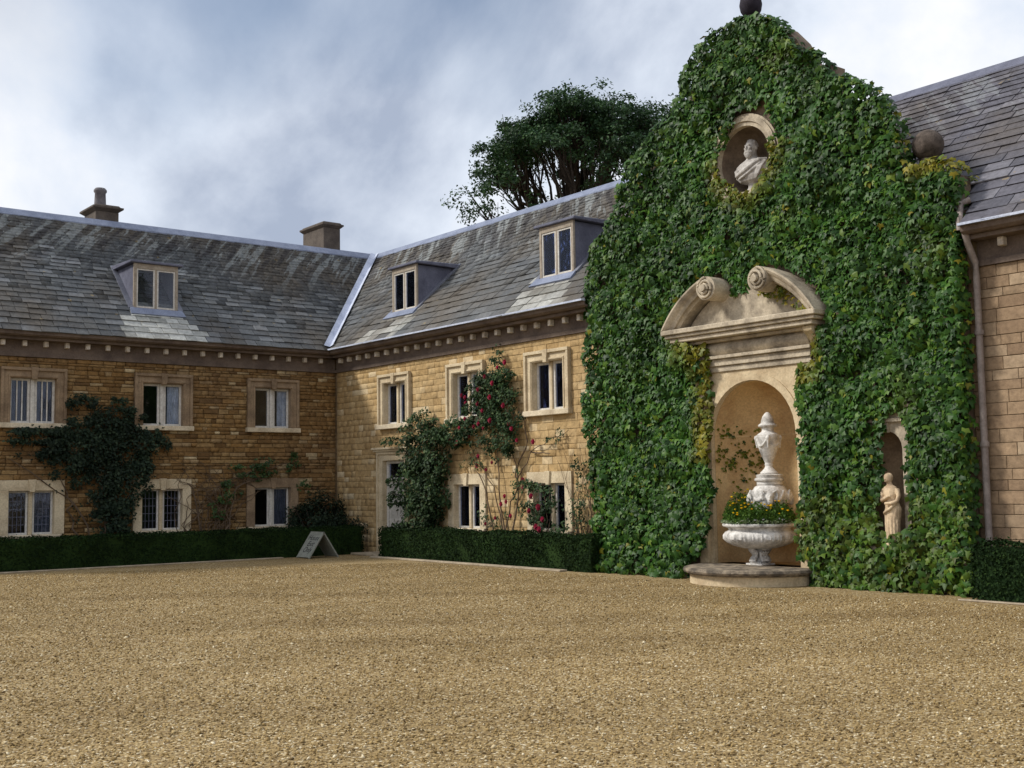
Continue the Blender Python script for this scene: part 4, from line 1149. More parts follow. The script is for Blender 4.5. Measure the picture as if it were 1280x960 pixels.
# planting in the basin
MG = thing('bedding_plants', 'yellow marigolds and trailing plants filling the stone basin', 'flowers', (FX, FY, .93))
k = MB(); k.lathe([(.50, .86), (.48, .93), (.3, .95), (.0, .96)], (FX, FY, 0), 24); k.build('soil', 'soil', MG)
n = 8500
a = rng.uniform(0, 2*math.pi, n); r_ = np.sqrt(rng.uniform(.12, 1, n))*.60
hgt = .38*np.clip(1.2-(r_/.62)**4, .12, 1)*rng.uniform(.15, 1, n)*(1+.25*np.sin(a*5))*np.where(np.cos(a-2.4) > -.2, 1.12, .78)
P = np.stack([FX+r_*np.cos(a), FY+r_*np.sin(a), .95+hgt], 1)
leaves('marigold_foliage', P, rnd(n, .6)+np.array([0, 0, .6]), rnd(n, .6)+np.array([0, 0, 1.0]), rng.uniform(.03, .06, n), LEAF_T, 'leaf_marigold', MG)
n = 900
a = rng.uniform(0, 2*math.pi, n); r_ = rng.uniform(.48, .64, n)
P = np.stack([FX+r_*np.cos(a), FY+r_*np.sin(a), .965+rng.uniform(0, .09, n)*(1-(r_-.48)/.3)], 1)
leaves('trailing_foliage', P, rnd(n, .5)+np.array([0, 0, 1.]), np.stack([np.cos(a), np.sin(a), 0*a-.3], 1)+rnd(n, .4), rng.uniform(.04, .075, n), LEAF_T, 'leaf_silver', MG)
def blossom(name, pos, r, mat, parent, petals=8):
    k = MB(); c = Vector(pos)
    k.ell(c, (r*.5, r*.5, r*.42), None, 8, 5)
    for ring, (rr, zz) in enumerate(((.95, -.1), (.7, .25))):
        for i in range(petals):
            a = 2*math.pi*(i+.5*ring)/petals
            d = Vector((math.cos(a), math.sin(a), 0)); t_ = Vector((-d.y, d.x, 0))
            p0 = c+Vector((0, 0, zz*r)); w_ = r*.42
            k.add([p0+d*r*.2, p0+d*r*rr*.7+t_*w_+Vector((0, 0, r*.15)), p0+d*r*rr+Vector((0, 0, r*.05)), p0+d*r*rr*.7-t_*w_+Vector((0, 0, r*.15))], [(0, 1, 2, 3)])
    return k.build(name, mat, parent, fixn=False)
for i in range(60):
    a = rng.uniform(2.3, 6.6); r_ = math.sqrt(rng.uniform(.15, .95))*.58
    h_ = .39*max(.25, 1.2-(r_/.62)**4)*(1+.2*math.sin(a*5))*(1.05 if math.cos(a-2.4) > -.2 else .8)
    blossom('marigold_flower', (FX+r_*math.cos(a), FY+r_*math.sin(a), .965+h_), rng.uniform(.022, .036), 'petal_yellow', MG, 7)
for (a, r_, z) in ((-.75, .56, 1.03), (-.25, .55, 1.04), (-.18, .58, 1.02), (-.05, .57, 1.03), (-1.0, .57, 1.02)):
    blossom('white_flower', (FX+r_*math.cos(a), FY+r_*math.sin(a), z), .038, 'petal_white', MG, 5)

# ================================================================== BUST and STATUE
def bust():
    k = MB(); x, y, z = GC, GF+.16, 6.62
    A = lambda a, b, c: (x+a, y+b, z+c)
    k.lathe([(.16, 0), (.16, .04), (.11, .07), (.08, .12), (.09, .17), (.13, .20)], (x, y, z), 20)
    k.loft([(x, y, z+.19, .15, .10), (x, y-.02, z+.22, .24, .14), (x, y-.02, z+.30, .32, .17), (x, y-.01, z+.42, .355, .175), (x, y, z+.50, .345, .16), (x, y+.01, z+.56, .27, .13), (x, y+.01, z+.61, .13, .11), (x, y, z+.66, .085, .09), (x, y-.01, z+.74, .08, .09)], 28, lambda a, zz: 1+.02*math.sin(9*a+zz*20))
    k.ell(A(0, -.015, .825), (.098, .118, .135))                      # skull
    k.ell(A(0, -.095, .79), (.07, .05, .085))                        # face
    k.ell(A(0, -.15, .80), (.018, .026, .036), (-.3, 0, 0)); k.tube([A(0, -.128, .845), A(0, -.15, .795)], [.014, .02], 8)      # nose
    for sg in (-1, 1):
        k.ell(A(sg*.036, -.128, .845), (.03, .016, .011)); k.ell(A(sg*.052, -.118, .79), (.026, .024, .026)); k.ell(A(sg*.098, .0, .80), (.016, .028, .04))
        k.ell(A(sg*.036, -.131, .822), (.016, .010, .010))
        k.tube([A(sg*.006, -.146, .766), A(sg*.04, -.135, .752), A(sg*.06, -.11, .73)], [.014, .016, .01], 6)                   # moustache
    for i in range(9):                                                # curly beard
        a = -1.0+i*.25
        k.ell(A(.075*math.sin(a), -.075-.055*math.cos(a), .715), (.028, .03, .036)); k.ell(A(.055*math.sin(a), -.075-.06*math.cos(a), .675), (.026, .028, .034))
    k.ell(A(0, -.12, .65), (.045, .035, .04))
    for i in range(46):                                               # hair curls
        a = rng.uniform(0, 2*math.pi); e = rng.uniform(.1, 1.5)
        if math.sin(a) < -.35 and e < .85: continue
        k.ell(A(.092*math.cos(e)*math.cos(a), -.012+.110*math.cos(e)*math.sin(a), .822+.122*math.sin(e)), (.028, .028, .026))
    # drapery: thick diagonal fold and gathered pleats
    k.tube([A(.30, .02, .55), A(.22, -.10, .54), A(.08, -.175, .45), A(-.08, -.195, .37), A(-.22, -.16, .335), A(-.31, -.04, .36)], [.04, .045, .045, .042, .04, .03], 8)
    k.tube([A(.31, .0, .50), A(.25, -.11, .47), A(.12, -.18, .37), A(-.03, -.195, .30), A(-.18, -.16, .27)], [.03, .03, .03, .028, .02], 7)
    for q in range(5):
        t = q/4
        k.tube([A(.32-.06*t, -.03-.05*t, .53), A(.30-.07*t, -.12-.02*t, .42), A(.25-.09*t, -.15, .30), A(.17-.08*t, -.13, .23)], [.018, .022, .02, .012], 6)
        k.tube([A(-.30+.10*t, -.03-.07*t, .50), A(-.29+.10*t, -.12-.03*t, .43), A(-.25+.08*t, -.15, .34)], [.014, .018, .014], 6)
    o = k.build('bust', 'carved_grey', None, remesh=.007)
    tag(o, 'grey stone bust of a bearded draped man in the round gable recess', 'bust')
bust()
def statue():
    k = MB(); x, y, z = GC+2.72, GF-.15, .66
    A = lambda a, b, c: (x+a, y+b, z+c)
    k.loft([(x, y, z, .13, .13), (x, y, z+.04, .13, .13), (x, y, z+.05, .11, .11)], 20)
    fold = lambda a, zz: 1+.045*math.sin(11*a+zz*3)+.03*math.sin(5*a-zz*6)
    k.loft([(x+.01, y, z+.045, .105, .10), (x+.005, y, z+.15, .098, .09), (x+.005, y-.005, z+.30, .10, .088), (x+.01, y-.005, z+.42, .112, .092), (x+.012, y, z+.52, .118, .088), (x, y, z+.60, .10, .075), (x-.01, y, z+.67, .082, .065)], 30, fold)
    k.loft([(x-.01, y, z+.64, .082, .064), (x-.014, y-.004, z+.72, .098, .072), (x-.018, y, z+.79, .115, .066), (x-.02, y, z+.825, .10, .055), (x-.02, y, z+.85, .045, .042), (x-.028, y-.008, z+.90, .034, .036)], 22)
    k.ell(A(-.04, -.015, .945), (.054, .062, .074), (.15, -.25, 0)); k.ell(A(-.045, .012, .965), (.062, .058, .06)); k.ell(A(-.04, .05, .945), (.034, .034, .034))   # head, hair, knot
    k.ell(A(-.05, -.076, .935), (.011, .014, .018)); k.ell(A(-.045, -.064, .905), (.022, .016, .014))
    # arms gathered across the breast, hands holding the cloth
    k.tube([A(-.125, .0, .795), A(-.145, -.02, .70), A(-.13, -.05, .63)], [.036, .034, .03], 9); k.tube([A(-.13, -.05, .63), A(-.06, -.095, .66), A(.02, -.105, .70)], [.030, .026, .020], 9)
    k.tube([A(.09, .0, .795), A(.125, -.02, .70), A(.115, -.055, .625)], [.036, .034, .03], 9); k.tube([A(.115, -.055, .625), A(.06, -.10, .60), A(.0, -.108, .60)], [.030, .026, .020], 9)
    for c in ((.035, -.11, .705), (-.015, -.112, .598)):
        k.ell(A(*c), (.026, .016, .02))
        for q in range(4): k.tube([A(c[0]-.01, c[1]-.006, c[2]+.014-.009*q), A(c[0]+(.032 if c[0] > 0 else -.032), c[1]-.012, c[2]+.012-.010*q)], .0055, 6)
    for q in range(6):
        a = -2.6+q*.42
        k.tube([A(.10*math.cos(a), .08*math.sin(a), .50), A(.105*math.cos(a)+.01, .09*math.sin(a), .30), A(.10*math.cos(a)+.012, .092*math.sin(a), .06)], [.014, .018, .014], 6)
    k.tube([A(.10, -.05, .60), A(.03, -.11, .52), A(-.06, -.10, .47), A(-.11, -.03, .45)], [.02, .024, .022, .016], 7)
    k.v = [(x+(a-x)*1.07, y+(b-y)*1.07, z+(c-z)*1.07) for a, b, c in k.v]
    o = k.build('statue', 'carved_cream', None, remesh=.0085)
    tag(o, 'small cream stone statue of a draped figure with folded arms in the ivy', 'statue')
statue()

# ================================================================== SIGN
SG = thing('sandwich_board', 'small grey A-frame sandwich board standing on the gravel by the hedge', 'sign', (2.42, -1.88, 0))
x0, x1, ya, yt, yb, zt = 2.12, 2.74, -2.30, -1.90, -1.50, .60
for nm, y_, sgn in (('front_panel', ya, -1), ('rear_panel', yb, 1)):
    L_ = math.hypot(yt-y_, zt); d = Vector((0, (yt-y_)/L_, zt/L_)); nn = Vector((0, sgn*zt/L_, abs(yt-y_)/L_))
    def SP(s, t, n, y_=y_, d=d, nn=nn): return Vector((s, y_, .0))+d*t+nn*n
    k = MB(); k.fbox(lambda s, t, n: SP(s, t, n), x0+.04, x1-.04, .06, L_-.04, -.012, .002)
    pn = k.build(nm, 'board_paint', SG)
    k = MB()
    for a, b_, c, e in ((x0, x0+.045, 0.012, L_), (x1-.045, x1, 0.012, L_), (x0+.045, x1-.045, .03, .075), (x0+.045, x1-.045, L_-.05, L_)):
        k.fbox(lambda s, t, n: SP(s, t, n), a, b_, c, e, -.018, .014)
    k.build('frame', 'board_paint', pn)
    if nm == 'front_panel':
        for i, wd in enumerate(('House', 'Exit', 'Only')):
            cu = bpy.data.curves.new('text', 'FONT'); cu.body = wd; cu.size = .20; cu.align_x = 'CENTER'; cu.extrude = .001; cu.shear = .25
            t = bpy.data.objects.new('tmp', cu); COL.objects.link(t)
            me = bpy.data.meshes.new_from_object(t.evaluated_get(bpy.context.evaluated_depsgraph_get()))
            bpy.data.objects.remove(t); bpy.data.curves.remove(cu)
            M = Matrix((Vector((1, 0, 0)), d, nn)).transposed().to_4x4()
            og = SP((x0+x1)/2, L_-.22-.165*i, .0045)
            me.transform(M); me.materials.clear(); me.materials.append(MATS['lettering'])
            _link(bpy.data.objects.new('lettering', me), pn, og)
k = MB(); k.box(x0, x1, yt-.02, yt+.02, zt-.004, zt+.014); k.build('hinge_rail', 'board_paint', SG)

# ================================================================== HEDGES
def hedge(label, x0, x1, y0, y1, h, density=900):
    H = thing('box_hedge', label, 'hedge', ((x0+x1)/2, (y0+y1)/2, 0), 'clipped box hedges')
    k = MB(); k.box(x0+.05, x1-.05, y0+.05, y1-.05, 0, h-.05); k.build('core', 'leaf_hedge', H)
    PP = []; NN = []
    for ax, val, sg in ((0, x0, -1), (0, x1, 1), (1, y0, -1), (1, y1, 1), (2, h, 1)):
        lo = [x0, y0, 0.0]; hi = [x1, y1, h]
        dims = [i for i in range(3) if i != ax]
        area = (hi[dims[0]]-lo[dims[0]])*(hi[dims[1]]-lo[dims[1]])
        n = int(area*density*(1.6 if ax != 2 else 1.3))
        P = np.stack([rng.uniform(lo[i], hi[i], n) for i in range(3)], 1)
        bul = .022*np.sin(P[:, dims[0]]*2.3+1)+.02*np.sin(P[:, dims[0]]*6.1+2*P[:, dims[1]])+.015*np.sin(P[:, dims[1]]*9+P[:, dims[0]]*4)+np.where(rng.random(n) < .03, rng.uniform(0, .06, n), 0)
        P[:, ax] = val+sg*(bul+rng.normal(-.012, .014, n))
        if ax != 2: P[:, 2] = np.clip(P[:, 2], .015, h)
        # round the top edges slightly
        nn = np.zeros((n, 3)); nn[:, ax] = sg
        PP.append(P); NN.append(nn+rnd(n, .55)+np.array([0, 0, .25]))
    P = np.vstack(PP); N_ = np.vstack(NN)
    leaves('foliage', P, N_, rnd(len(P), 1.)+np.array([0, 0, .4]), rng.uniform(.03, .065, len(P)), LEAF_T, 'leaf_hedge', H)
hedge('long clipped hedge in front of the shaded rubble stone range', .95, 1.88, -12, -.28, .69)
hedge('clipped hedge below the roses between the door and the ivy gable', 3.55, 11.05, -.90, -.22, .68, 1100)
hedge('clipped hedge under the buff ashlar wall beside the drainpipe', 18.75, 24.5, -.90, -.25, .76, 1100)

# ================================================================== IVY
def snoise(x, z, f, seed):
    r = np.random.default_rng(seed); v = 0
    for i in range(7):
        a = r.uniform(0, 2*math.pi); k = f*r.uniform(.6, 1.7)
        v = v+np.sin(k*(x*math.cos(a)+z*math.sin(a))+r.uniform(0, 6.28))
    return v/3.2
IVY_OUT = np.array([(-3.45, 0), (-3.7, .7), (-3.95, 1.6), (-4.0, 3.3), (-3.97, 5.97), (-3.8, 6.30), (-3.45, 6.5), (-3.12, 6.9), (-2.72, 7.55), (-2.35, 7.92), (-1.8, 8.26), (-1.32, 8.58), (-1.27, 8.95), (-.95, 9.42), (-.45, 9.63), (.13, 9.66), (.56, 9.56), (.9, 9.34), (1.14, 8.95), (1.36, 8.56), (1.6, 8.62), (1.78, 8.42), (1.88, 8.12), (2.38, 7.9), (2.7, 7.66), (2.9, 7.42), (3.08, 7.06), (3.16, 6.57), (3.2, 6.30), (3.4, 6.32), (3.86, 6.32), (4.04, 6.01), (4.04, 5.66), (4.0, 2.75), (4.06, 0)])
def inside(px, pz, poly):
    c = np.zeros(len(px), bool); n = len(poly); j = n-1
    for i in range(n):
        xi, zi = poly[i]; xj, zj = poly[j]
        cond = ((zi > pz) != (zj > pz)) & (px < (xj-xi)*(pz-zi)/(zj-zi+1e-12)+xi)
        c ^= cond; j = i
    return c
def ivy_allowed(dx, z, m=0.0):
    e = snoise(dx, z, 5.0, 5)*.045
    ok = inside(dx, z, IVY_OUT)
    w_l, w_r = -.86+e, 1.06+e
    ok &= ~((z < 3.6) & (dx > w_l) & (dx < w_r))                                   # fountain niche
    ok &= ~((z < .42) & (dx > -1.15) & (dx < 1.32))                                 # step
    ok &= ~((z >= 3.5) & (z < 4.12) & (dx > -.82+e*2) & (dx < 1.38+e))              # architrave
    ok &= ~((z >= 4.08) & (z < 4.45) & (dx > -1.15+e*3) & (dx < 1.74))              # cornice
    rr = np.hypot(dx, z-ZC)
    ped = (z >= 4.3) & (rr < RO+.07) & (np.abs(dx) < 1.76)
    hang = (np.abs(dx+.02) < .40) & (z > 4.80+e*2+1.2*(dx+.05)**2)
    ok &= ~(ped & ~hang)
    ok &= ~(np.hypot(dx-.57, z-4.99) < .27) & ~(np.hypot(dx+.57, z-4.99) < .27)
    ang = np.degrees(np.arctan2(z-7.2, dx-.10))
    ro = np.where((ang > 15) & (ang < 105), .80, .60)+e
    ok &= ~(np.hypot(dx-.10, z-7.2) < ro)                                            # round recess
    ok &= ~((dx > .35) & (dx < .62) & (z > 7.7) & (z < 8.12+e))                      # bare patch above it
    ok &= ~((np.abs(dx-2.77) < .18+e*1.5+.06*(z < 1.75)) & (z > .84) & (z < 2.66+e))         # statue niche
    ok &= ~((np.abs(dx+2.60) < .05+e*2) & (z > 1.2) & (z < 1.7))                     # overgrown twin niche
    return ok
def ivy():
    IV = thing('boston_ivy', 'dense green Boston ivy covering the whole curved gable', 'ivy', (GC, -.4, 0))
    n = 62000
    dx = rng.uniform(-4.2, 4.3, n); z = rng.uniform(0, 9.8, n)
    k = ivy_allowed(dx, z); dx, z = dx[k], z[k]; n = len(dx)
    # hanging clumps: leaves bulge round each clump centre, shade falls under it
    gxx, gzz = np.meshgrid(np.arange(-4.3, 4.4, .34), np.arange(.1, 9.9, .36))
    cxs = (gxx+rng.uniform(-.17, .17, gxx.shape)).ravel(); czs = (gzz+rng.uniform(-.18, .18, gxx.shape)).ravel()
    cr = rng.uniform(.2, .36, len(cxs)); camp = rng.uniform(.04, .17, len(cxs))
    near = np.empty(n, int)
    for q in range(0, n, 2000):
        d2 = ((dx[q:q+2000, None]-cxs[None])**2+((z[q:q+2000, None]-czs[None])*.8)**2)/cr[None]**2
        near[q:q+2000] = d2.argmin(1)
    ox = (dx-cxs[near])/cr[near]; oz = (z-czs[near])/cr[near]
    th = .15+.07*snoise(dx, z, 1.6, 1)+camp[near]*np.clip(1-(ox**2+(oz*.8)**2)*.75, -.35, 1)+.03*snoise(dx, z, 8, 2)
    th += np.where(z < 1.5, np.where(dx < 0, .50, .24)*((1.5-z)/1.5)**1.3, 0)
    th += .26*np.exp(-((dx+1.25)/.42)**2-((z-3.9)/.42)**2)
    th = np.clip(th, .04, .95)
    u = 1-np.abs(rng.normal(0, .22, n)); u = np.clip(u, .05, 1)
    P = np.stack([GC+dx, GF-th*u, z], 1)
    N_ = np.stack([ox*.55, -np.ones(n), .35+oz*.75], 1)+rnd(n, .36)
    tip = np.stack([rng.normal(0, .55, n)+ox*.4, -.3+0*dx, -np.ones(n)], 1)
    size = np.clip(rng.lognormal(math.log(.104), .28, n), .05, .18)
    # autumn tint near edges of openings and along the tops
    tint = np.clip(snoise(dx, z, 3.0, 8)-.75, 0, 1)*.15+(rng.random(n) < .008)*.5
    eg = lambda d: np.clip(1-d/.35, 0, 1)
    tint += .5*eg(np.abs(np.hypot(dx-.1, z-7.2)-.62)-.05)*(z < 7.3)*rng.uniform(.2, 1, n)
    tint += .8*np.clip(1-np.abs(z-6.25)/.18, 0, 1)*(dx > 3.2)*rng.uniform(.4, 1, n)
    tint += .8*eg(np.abs(dx+.95))*(z > 2.0)*(z < 4.4)*rng.uniform(.2, 1, n)
    tint += .55*np.clip(1-np.hypot(dx+1.35, z-4.2)/.6, 0, 1)*rng.uniform(.3, 1, n)
    tint += .7*eg(np.abs(dx-1.30))*(z > 3.2)*(z < 4.1)*rng.uniform(.3, 1, n)
    tint += .3*((z < 1.4) & (dx > 1))*rng.uniform(0, .5, n)
    tint = np.clip(tint, 0, .9)
    # the 300 leaves showing largest: objects of their own
    d = np.linalg.norm(P-np.array(CAM), axis=1)
    score = size/d*(u > .9)*(N_[:, 1] < -.7)
    order = np.argsort(-score)[:300]
    mask = np.ones(n, bool); mask[order] = False
    leaves('foliage', P[mask], N_[mask], tip[mask], size[mask], IVY_T, 'leaf_ivy', IV, tint=tint[mask])
    me = bpy.data.meshes.new('leaf'); me.from_pydata([tuple(v) for v in IVY_T[0]], [], [tuple(f) for f in IVY_T[1]]); me.materials.append(MATS['leaf_ivy'])
    Nu = unit(N_); 
    for i in order:
        nn = Vector(Nu[i]); t_ = Vector(tip[i]); t_ = (t_-nn*t_.dot(nn)).normalized(); b_ = t_.cross(nn)
        o = bpy.data.objects.new('leaf', me); COL.objects.link(o); o.parent = IV
        o.location = Vector(P[i])-ORG[IV.name]; o.rotation_euler = Matrix((b_, t_, nn)).transposed().to_euler(); o.scale = (size[i],)*3
    # leaves wrapping the edges and the tops
    k_ = len(IVY_OUT); PP = []; NN = []
    for i in range(k_-1):
        a, b_ = IVY_OUT[i], IVY_OUT[i+1]; L_ = np.hypot(*(b_-a)); m_ = int(L_*75)
        right = a[0] > .2 and a[1] > 6.4
        t = rng.random(m_); q = a+(b_-a)*t[:, None]+rng.normal(0, .03, (m_, 2))
        y = rng.uniform(GF-.25, GF+(.12 if right else .45), m_)
        if a[0] > 3.9: y = rng.uniform(GF-.3, GF-.0, m_)
        no = np.array([(b_-a)[1], -(b_-a)[0]])/max(L_, 1e-6)*-1.0
        if no[0]*np.sign(a[0]+1e-3) < 0 and abs(no[0]) > .5: no = -no
        PP.append(np.stack([GC+q[:, 0], y, np.maximum(q[:, 1], .03)], 1)); NN.append(np.tile([no[0], -.5, max(no[1], 0)+.3], (m_, 1))+rnd(m_, .4))
    P2 = np.vstack(PP); N2 = np.vstack(NN); m_ = len(P2)
    leaves('edge_foliage', P2, N2, np.stack([rng.normal(0, .5, m_), -.3+0*P2[:, 0], -np.ones(m_)], 1), rng.uniform(.08, .15, m_), IVY_T, 'leaf_ivy', IV,
           tint=np.clip(((P2[:, 0]-GC > 3.2) & (P2[:, 2] > 6.0))*.8*rng.random(m_)+(rng.random(m_) < .06)*.5, 0, .9))
    # thin trails creeping inside the niche
    PP = []; NN = []
    for q in range(60):
        a = rng.uniform(2.2, 3.14); z0 = rng.uniform(1.9, 2.9) if rng.random() < .75 else rng.uniform(1.0, 2.0)
        a += -.0
        for s_ in range(rng.integers(2, 7)):
            a2 = a-s_*.07*rng.uniform(.3, 1); z2 = z0-s_*.03*rng.uniform(-1, 2)
            PP.append((GC+.90*math.cos(a2), GF+.02+.87*math.sin(a2), z2)); NN.append((-math.cos(a2), -math.sin(a2), .4))
    PP = np.array(PP); NN = np.array(NN); m_ = len(PP)
    leaves('niche_trail', PP, NN+rnd(m_, .3), np.tile([0, 0, -1.], (m_, 1))+rnd(m_, .4), rng.uniform(.035, .085, m_), IVY_T, 'leaf_ivy', IV, tint=rng.uniform(0, .6, m_))
    # leaves straggling over the tympanum
    m_ = 150
    dx = rng.uniform(.35, 1.35, m_); z = ZC+np.sqrt(np.maximum((RO-.25)**2-dx**2, 0))-rng.uniform(.0, .26, m_)
    P3 = np.stack([GC+dx, GF-.14-rng.uniform(0, .10, m_), np.maximum(z, 4.42)], 1)
    leaves('pediment_trail', P3, np.tile([0, -1., .4], (m_, 1))+rnd(m_, .35), np.tile([0, 0, -1.], (m_, 1))+rnd(m_, .4), rng.uniform(.05, .09, m_), IVY_T, 'leaf_ivy', IV, tint=rng.uniform(.1, .9, m_))
    for x in (-3.5, -2.0, -1.6, 1.5, 1.9, 3.4):
        s = MB(); s.tube([(GC+x+rng.normal(0, .05), GF-.03, .0+j*.6) for j in range(6)], [.03-.004*j for j in range(6)], 5)
        s.build('stem', 'bark_vine', IV)
ivy()

# ================================================================== CLIMBERS AND SHRUBS
# dark climber between the first two bays of the shaded range
C1 = thing('climbing_shrub', 'very dark evergreen climber trained between windows of the shaded range', 'climber', (.2, -6.3, 0))
blobs_leaves([(-6.5, 3.66, .5, .32), (-5.6, 3.52, .36, .3), (-6.1, 3.2, .8, .38), (-7.9, 2.92, .75, .2), (-7.3, 2.6, .5, .35), (-6.5, 2.55, .8, .5), (-5.6, 2.7, .65, .5), (-5.0, 2.75, .35, .42), (-5.9, 1.9, .7, .5), (-6.0, 1.3, .6, .45), (-6.1, .85, .5, .35), (-7.0, 3.1, .45, .3), (-6.9, 2.2, .5, .4), (-5.3, 2.1, .4, .4)], WA, .05, .34, 1150, .085, C1, 'leaf_dark')
blobs_leaves([(-6.2, 2.5, 1.25, 1.0), (-7.6, 2.75, .9, .3), (-6.1, 1.3, .7, .7)], WA, .04, .2, 150, .07, C1, 'leaf_dark', 'fringe_foliage')
s = MB()
for q in ([(-6.2, 0, .1), (-6.1, 1.2, .1), (-6.4, 2.4, .12), (-7.4, 2.8, .08)], [(-6.25, 0, .12), (-6.9, 1.4, .08), (-7.2, 2.0, .06)], [(-6.1, 0, .1), (-5.7, 1.3, .1), (-5.3, 2.6, .1)], [(-6.15, 0, .1), (-6.1, 1.8, .1), (-6.2, 3.4, .1)], [(-6.3, 0, .1), (-6.9, .8, .05), (-7.0, 1.5, .05), (-8.3, 2.4, .05)]):
    vine(s, q, .03, .01, WA)
s.build('stem', 'bark_vine', C1)
# half-bare climber over the third ground-floor window
C2 = thing('climbing_shrub', 'half-bare climber with green shoots over the shaded ground-floor window near the corner', 'climber', (.15, -3.2, 0))
blobs_leaves([(-2.55, 2.12, .55, .22), (-1.95, 2.22, .5, .2), (-1.4, 2.35, .3, .25), (-3.1, 1.62, .3, .28), (-3.35, 1.2, .25, .25), (-1.0, 1.75, .18, .22), (-2.3, 1.98, .35, .12)], WA, .05, .28, 620, .075, C2, 'leaf_fresh')
s = MB()
for q in range(26):
    b0 = -3.6+rng.normal(0, .25)
    vine(s, [(b0, 0, .08), (b0+rng.normal(0, .3), .8, .08), (b0+rng.normal(.1, .55), 1.6, .07), (b0+rng.normal(.3, .8), 2.0+rng.uniform(0, .5), .06)], .014, .004, WA, .06, 4)
for q in ([(-3.3, 0, .1), (-3.1, 1.4, .1), (-2.5, 2.1, .1), (-1.2, 2.35, .1)], [(-3.7, 0, .1), (-4.0, 1.6, .05), (-4.3, 2.2, .05)], [(-3.2, 0, .1), (-2.9, 1.7, .1), (-1.6, 2.15, .1)]):
    vine(s, q, .025, .008, WA)
s.build('stem', 'bark_vine', C2)
# dark rounded bush in the corner
def bush(name, label, c, r, n, size, mat, cat='shrub'):
    Bu = thing(name, label, cat, (c[0], c[1], 0))
    sub = unit(rng.normal(0, 1, (40, 3)))*rng.uniform(.6, .95, (40, 1))
    p = sub[rng.integers(0, 40, n)]+rng.normal(0, .14, (n, 3))
    P = np.array(c)+p*np.array(r); P[:, 2] = np.maximum(P[:, 2], .03)
    leaves('foliage', P, p+rnd(n, .5)+np.array([0, 0, .4]), rnd(n, 1), rng.uniform(.6, 1.3, n)*size, LEAF_T, mat, Bu)
    s = MB()
    for q in range(7):
        a = q*.9; s.tube([(c[0]+.05*math.cos(a), c[1]+.05*math.sin(a), 0), (c[0]+r[0]*.4*math.cos(a), c[1]+r[1]*.4*math.sin(a), c[2]*.8), (c[0]+r[0]*.75*math.cos(a), c[1]+r[1]*.75*math.sin(a), c[2]+r[2]*.5)], [.03, .02, .008], 5)
    s.build('stem', 'bark', Bu)
    return Bu
bush('rounded_bush', 'dark rounded evergreen bush in the corner behind the hedge', (.55, -.85, .75), (.55, .85, .85), 7000, .075, 'leaf_dark')
SPR = thing('sprig_plant', 'thin leggy sprigs rising behind the hedge beside the doorway', 'plant', (1.45, -.2, 0))
s = MB(); PP = []
for q in range(16):
    x, y = 1.25+rng.normal(0, .22), -.2+rng.normal(0, .05); h_ = rng.uniform(.7, 1.0); e_ = (x+rng.normal(.05, .12), y+rng.normal(0, .04), h_)
    s.tube([(x, y, 0), ((x+e_[0])/2, y, h_*.55), e_], [.008, .006, .004], 4)
    for j in range(22):
        t = rng.uniform(.6, 1); PP.append((x+(e_[0]-x)*t+rng.normal(0, .03), y+(e_[1]-y)*t+rng.normal(0, .03), h_*t))
s.build('stem', 'bark_vine', SPR); PP = np.array(PP)
leaves('foliage', PP, rnd(len(PP), 1), rnd(len(PP), .5)+np.array([0, 0, .8]), rng.uniform(.04, .08, len(PP)), LEAF_T, 'leaf_dark', SPR)

def roses(parent, spots, F, rr=(.042, .066)):
    for (s, z, n) in spots:
        k = MB(); c = Vector(F(s, z, n)); r_ = rng.uniform(*rr)
        for ring in range(3):
            rad = r_*(1-.28*ring); m_ = 7-ring
            for i in range(m_):
                a = 2*math.pi*(i+.4*ring)/m_+rng.uniform(-.2, .2)
                d_ = Vector((math.cos(a), 0, math.sin(a))); o_ = Vector(F(0, 0, 1))-Vector(F(0, 0, 0)); ax = Vector(F(1, 0, 0))-Vector(F(0, 0, 0))
                d_ = ax*math.cos(a)+Vector((0, 0, 1))*math.sin(a); t_ = -ax*math.sin(a)+Vector((0, 0, 1))*math.cos(a)
                p = c+o_*(ring*.35*r_)
                k.add([p, p+d_*rad*.7+t_*rad*.55+o_*rad*.35, p+d_*rad+o_*rad*.2, p+d_*rad*.7-t_*rad*.55+o_*rad*.35], [(0, 1, 2), (0, 2, 3)])
        k.ell(c+(Vector(F(0, 0, 1))-Vector(F(0, 0, 0)))*r_*.4, (r_*.38,)*3, None, 7, 5)
        k.build('rose_flower', 'petal_red', parent, fixn=False)
# big green climber beside the door
C3 = thing('climbing_shrub', 'big leafy green climber billowing beside the panelled door', 'climber', (4.4, -.3, 0))
blobs_leaves([(4.15, 2.95, .55, .32), (5.0, 2.8, .55, .35), (4.6, 3.15, .35, .3), (5.5, 2.85, .4, .3), (5.15, 2.2, .4, .5), (5.15, 1.55, .3, .5), (4.0, 2.4, .42, .45), (4.65, 2.2, .7, .6), (3.95, 1.65, .45, .5), (4.6, 1.45, .65, .6), (3.5, 1.35, .3, .3), (3.4, 1.75, .2, .18), (4.35, .85, .6, .5), (5.0, .9, .35, .45), (3.25, 2.72, .3, .15), (3.75, .7, .3, .35)], WB, .05, .62, 1000, .092, C3, 'leaf_rose')
s = MB()
for q in ([(4.3, 0, .2), (4.2, 1.2, .2), (3.8, 2.3, .15), (3.3, 2.7, .1)], [(4.4, 0, .2), (4.7, 1.4, .2), (4.8, 2.8, .15), (4.7, 3.3, .1)], [(4.5, 0, .2), (5.2, 1.5, .15), (5.4, 2.6, .1)]):
    vine(s, q, .03, .008, WB)
s.build('stem', 'bark_vine', C3)
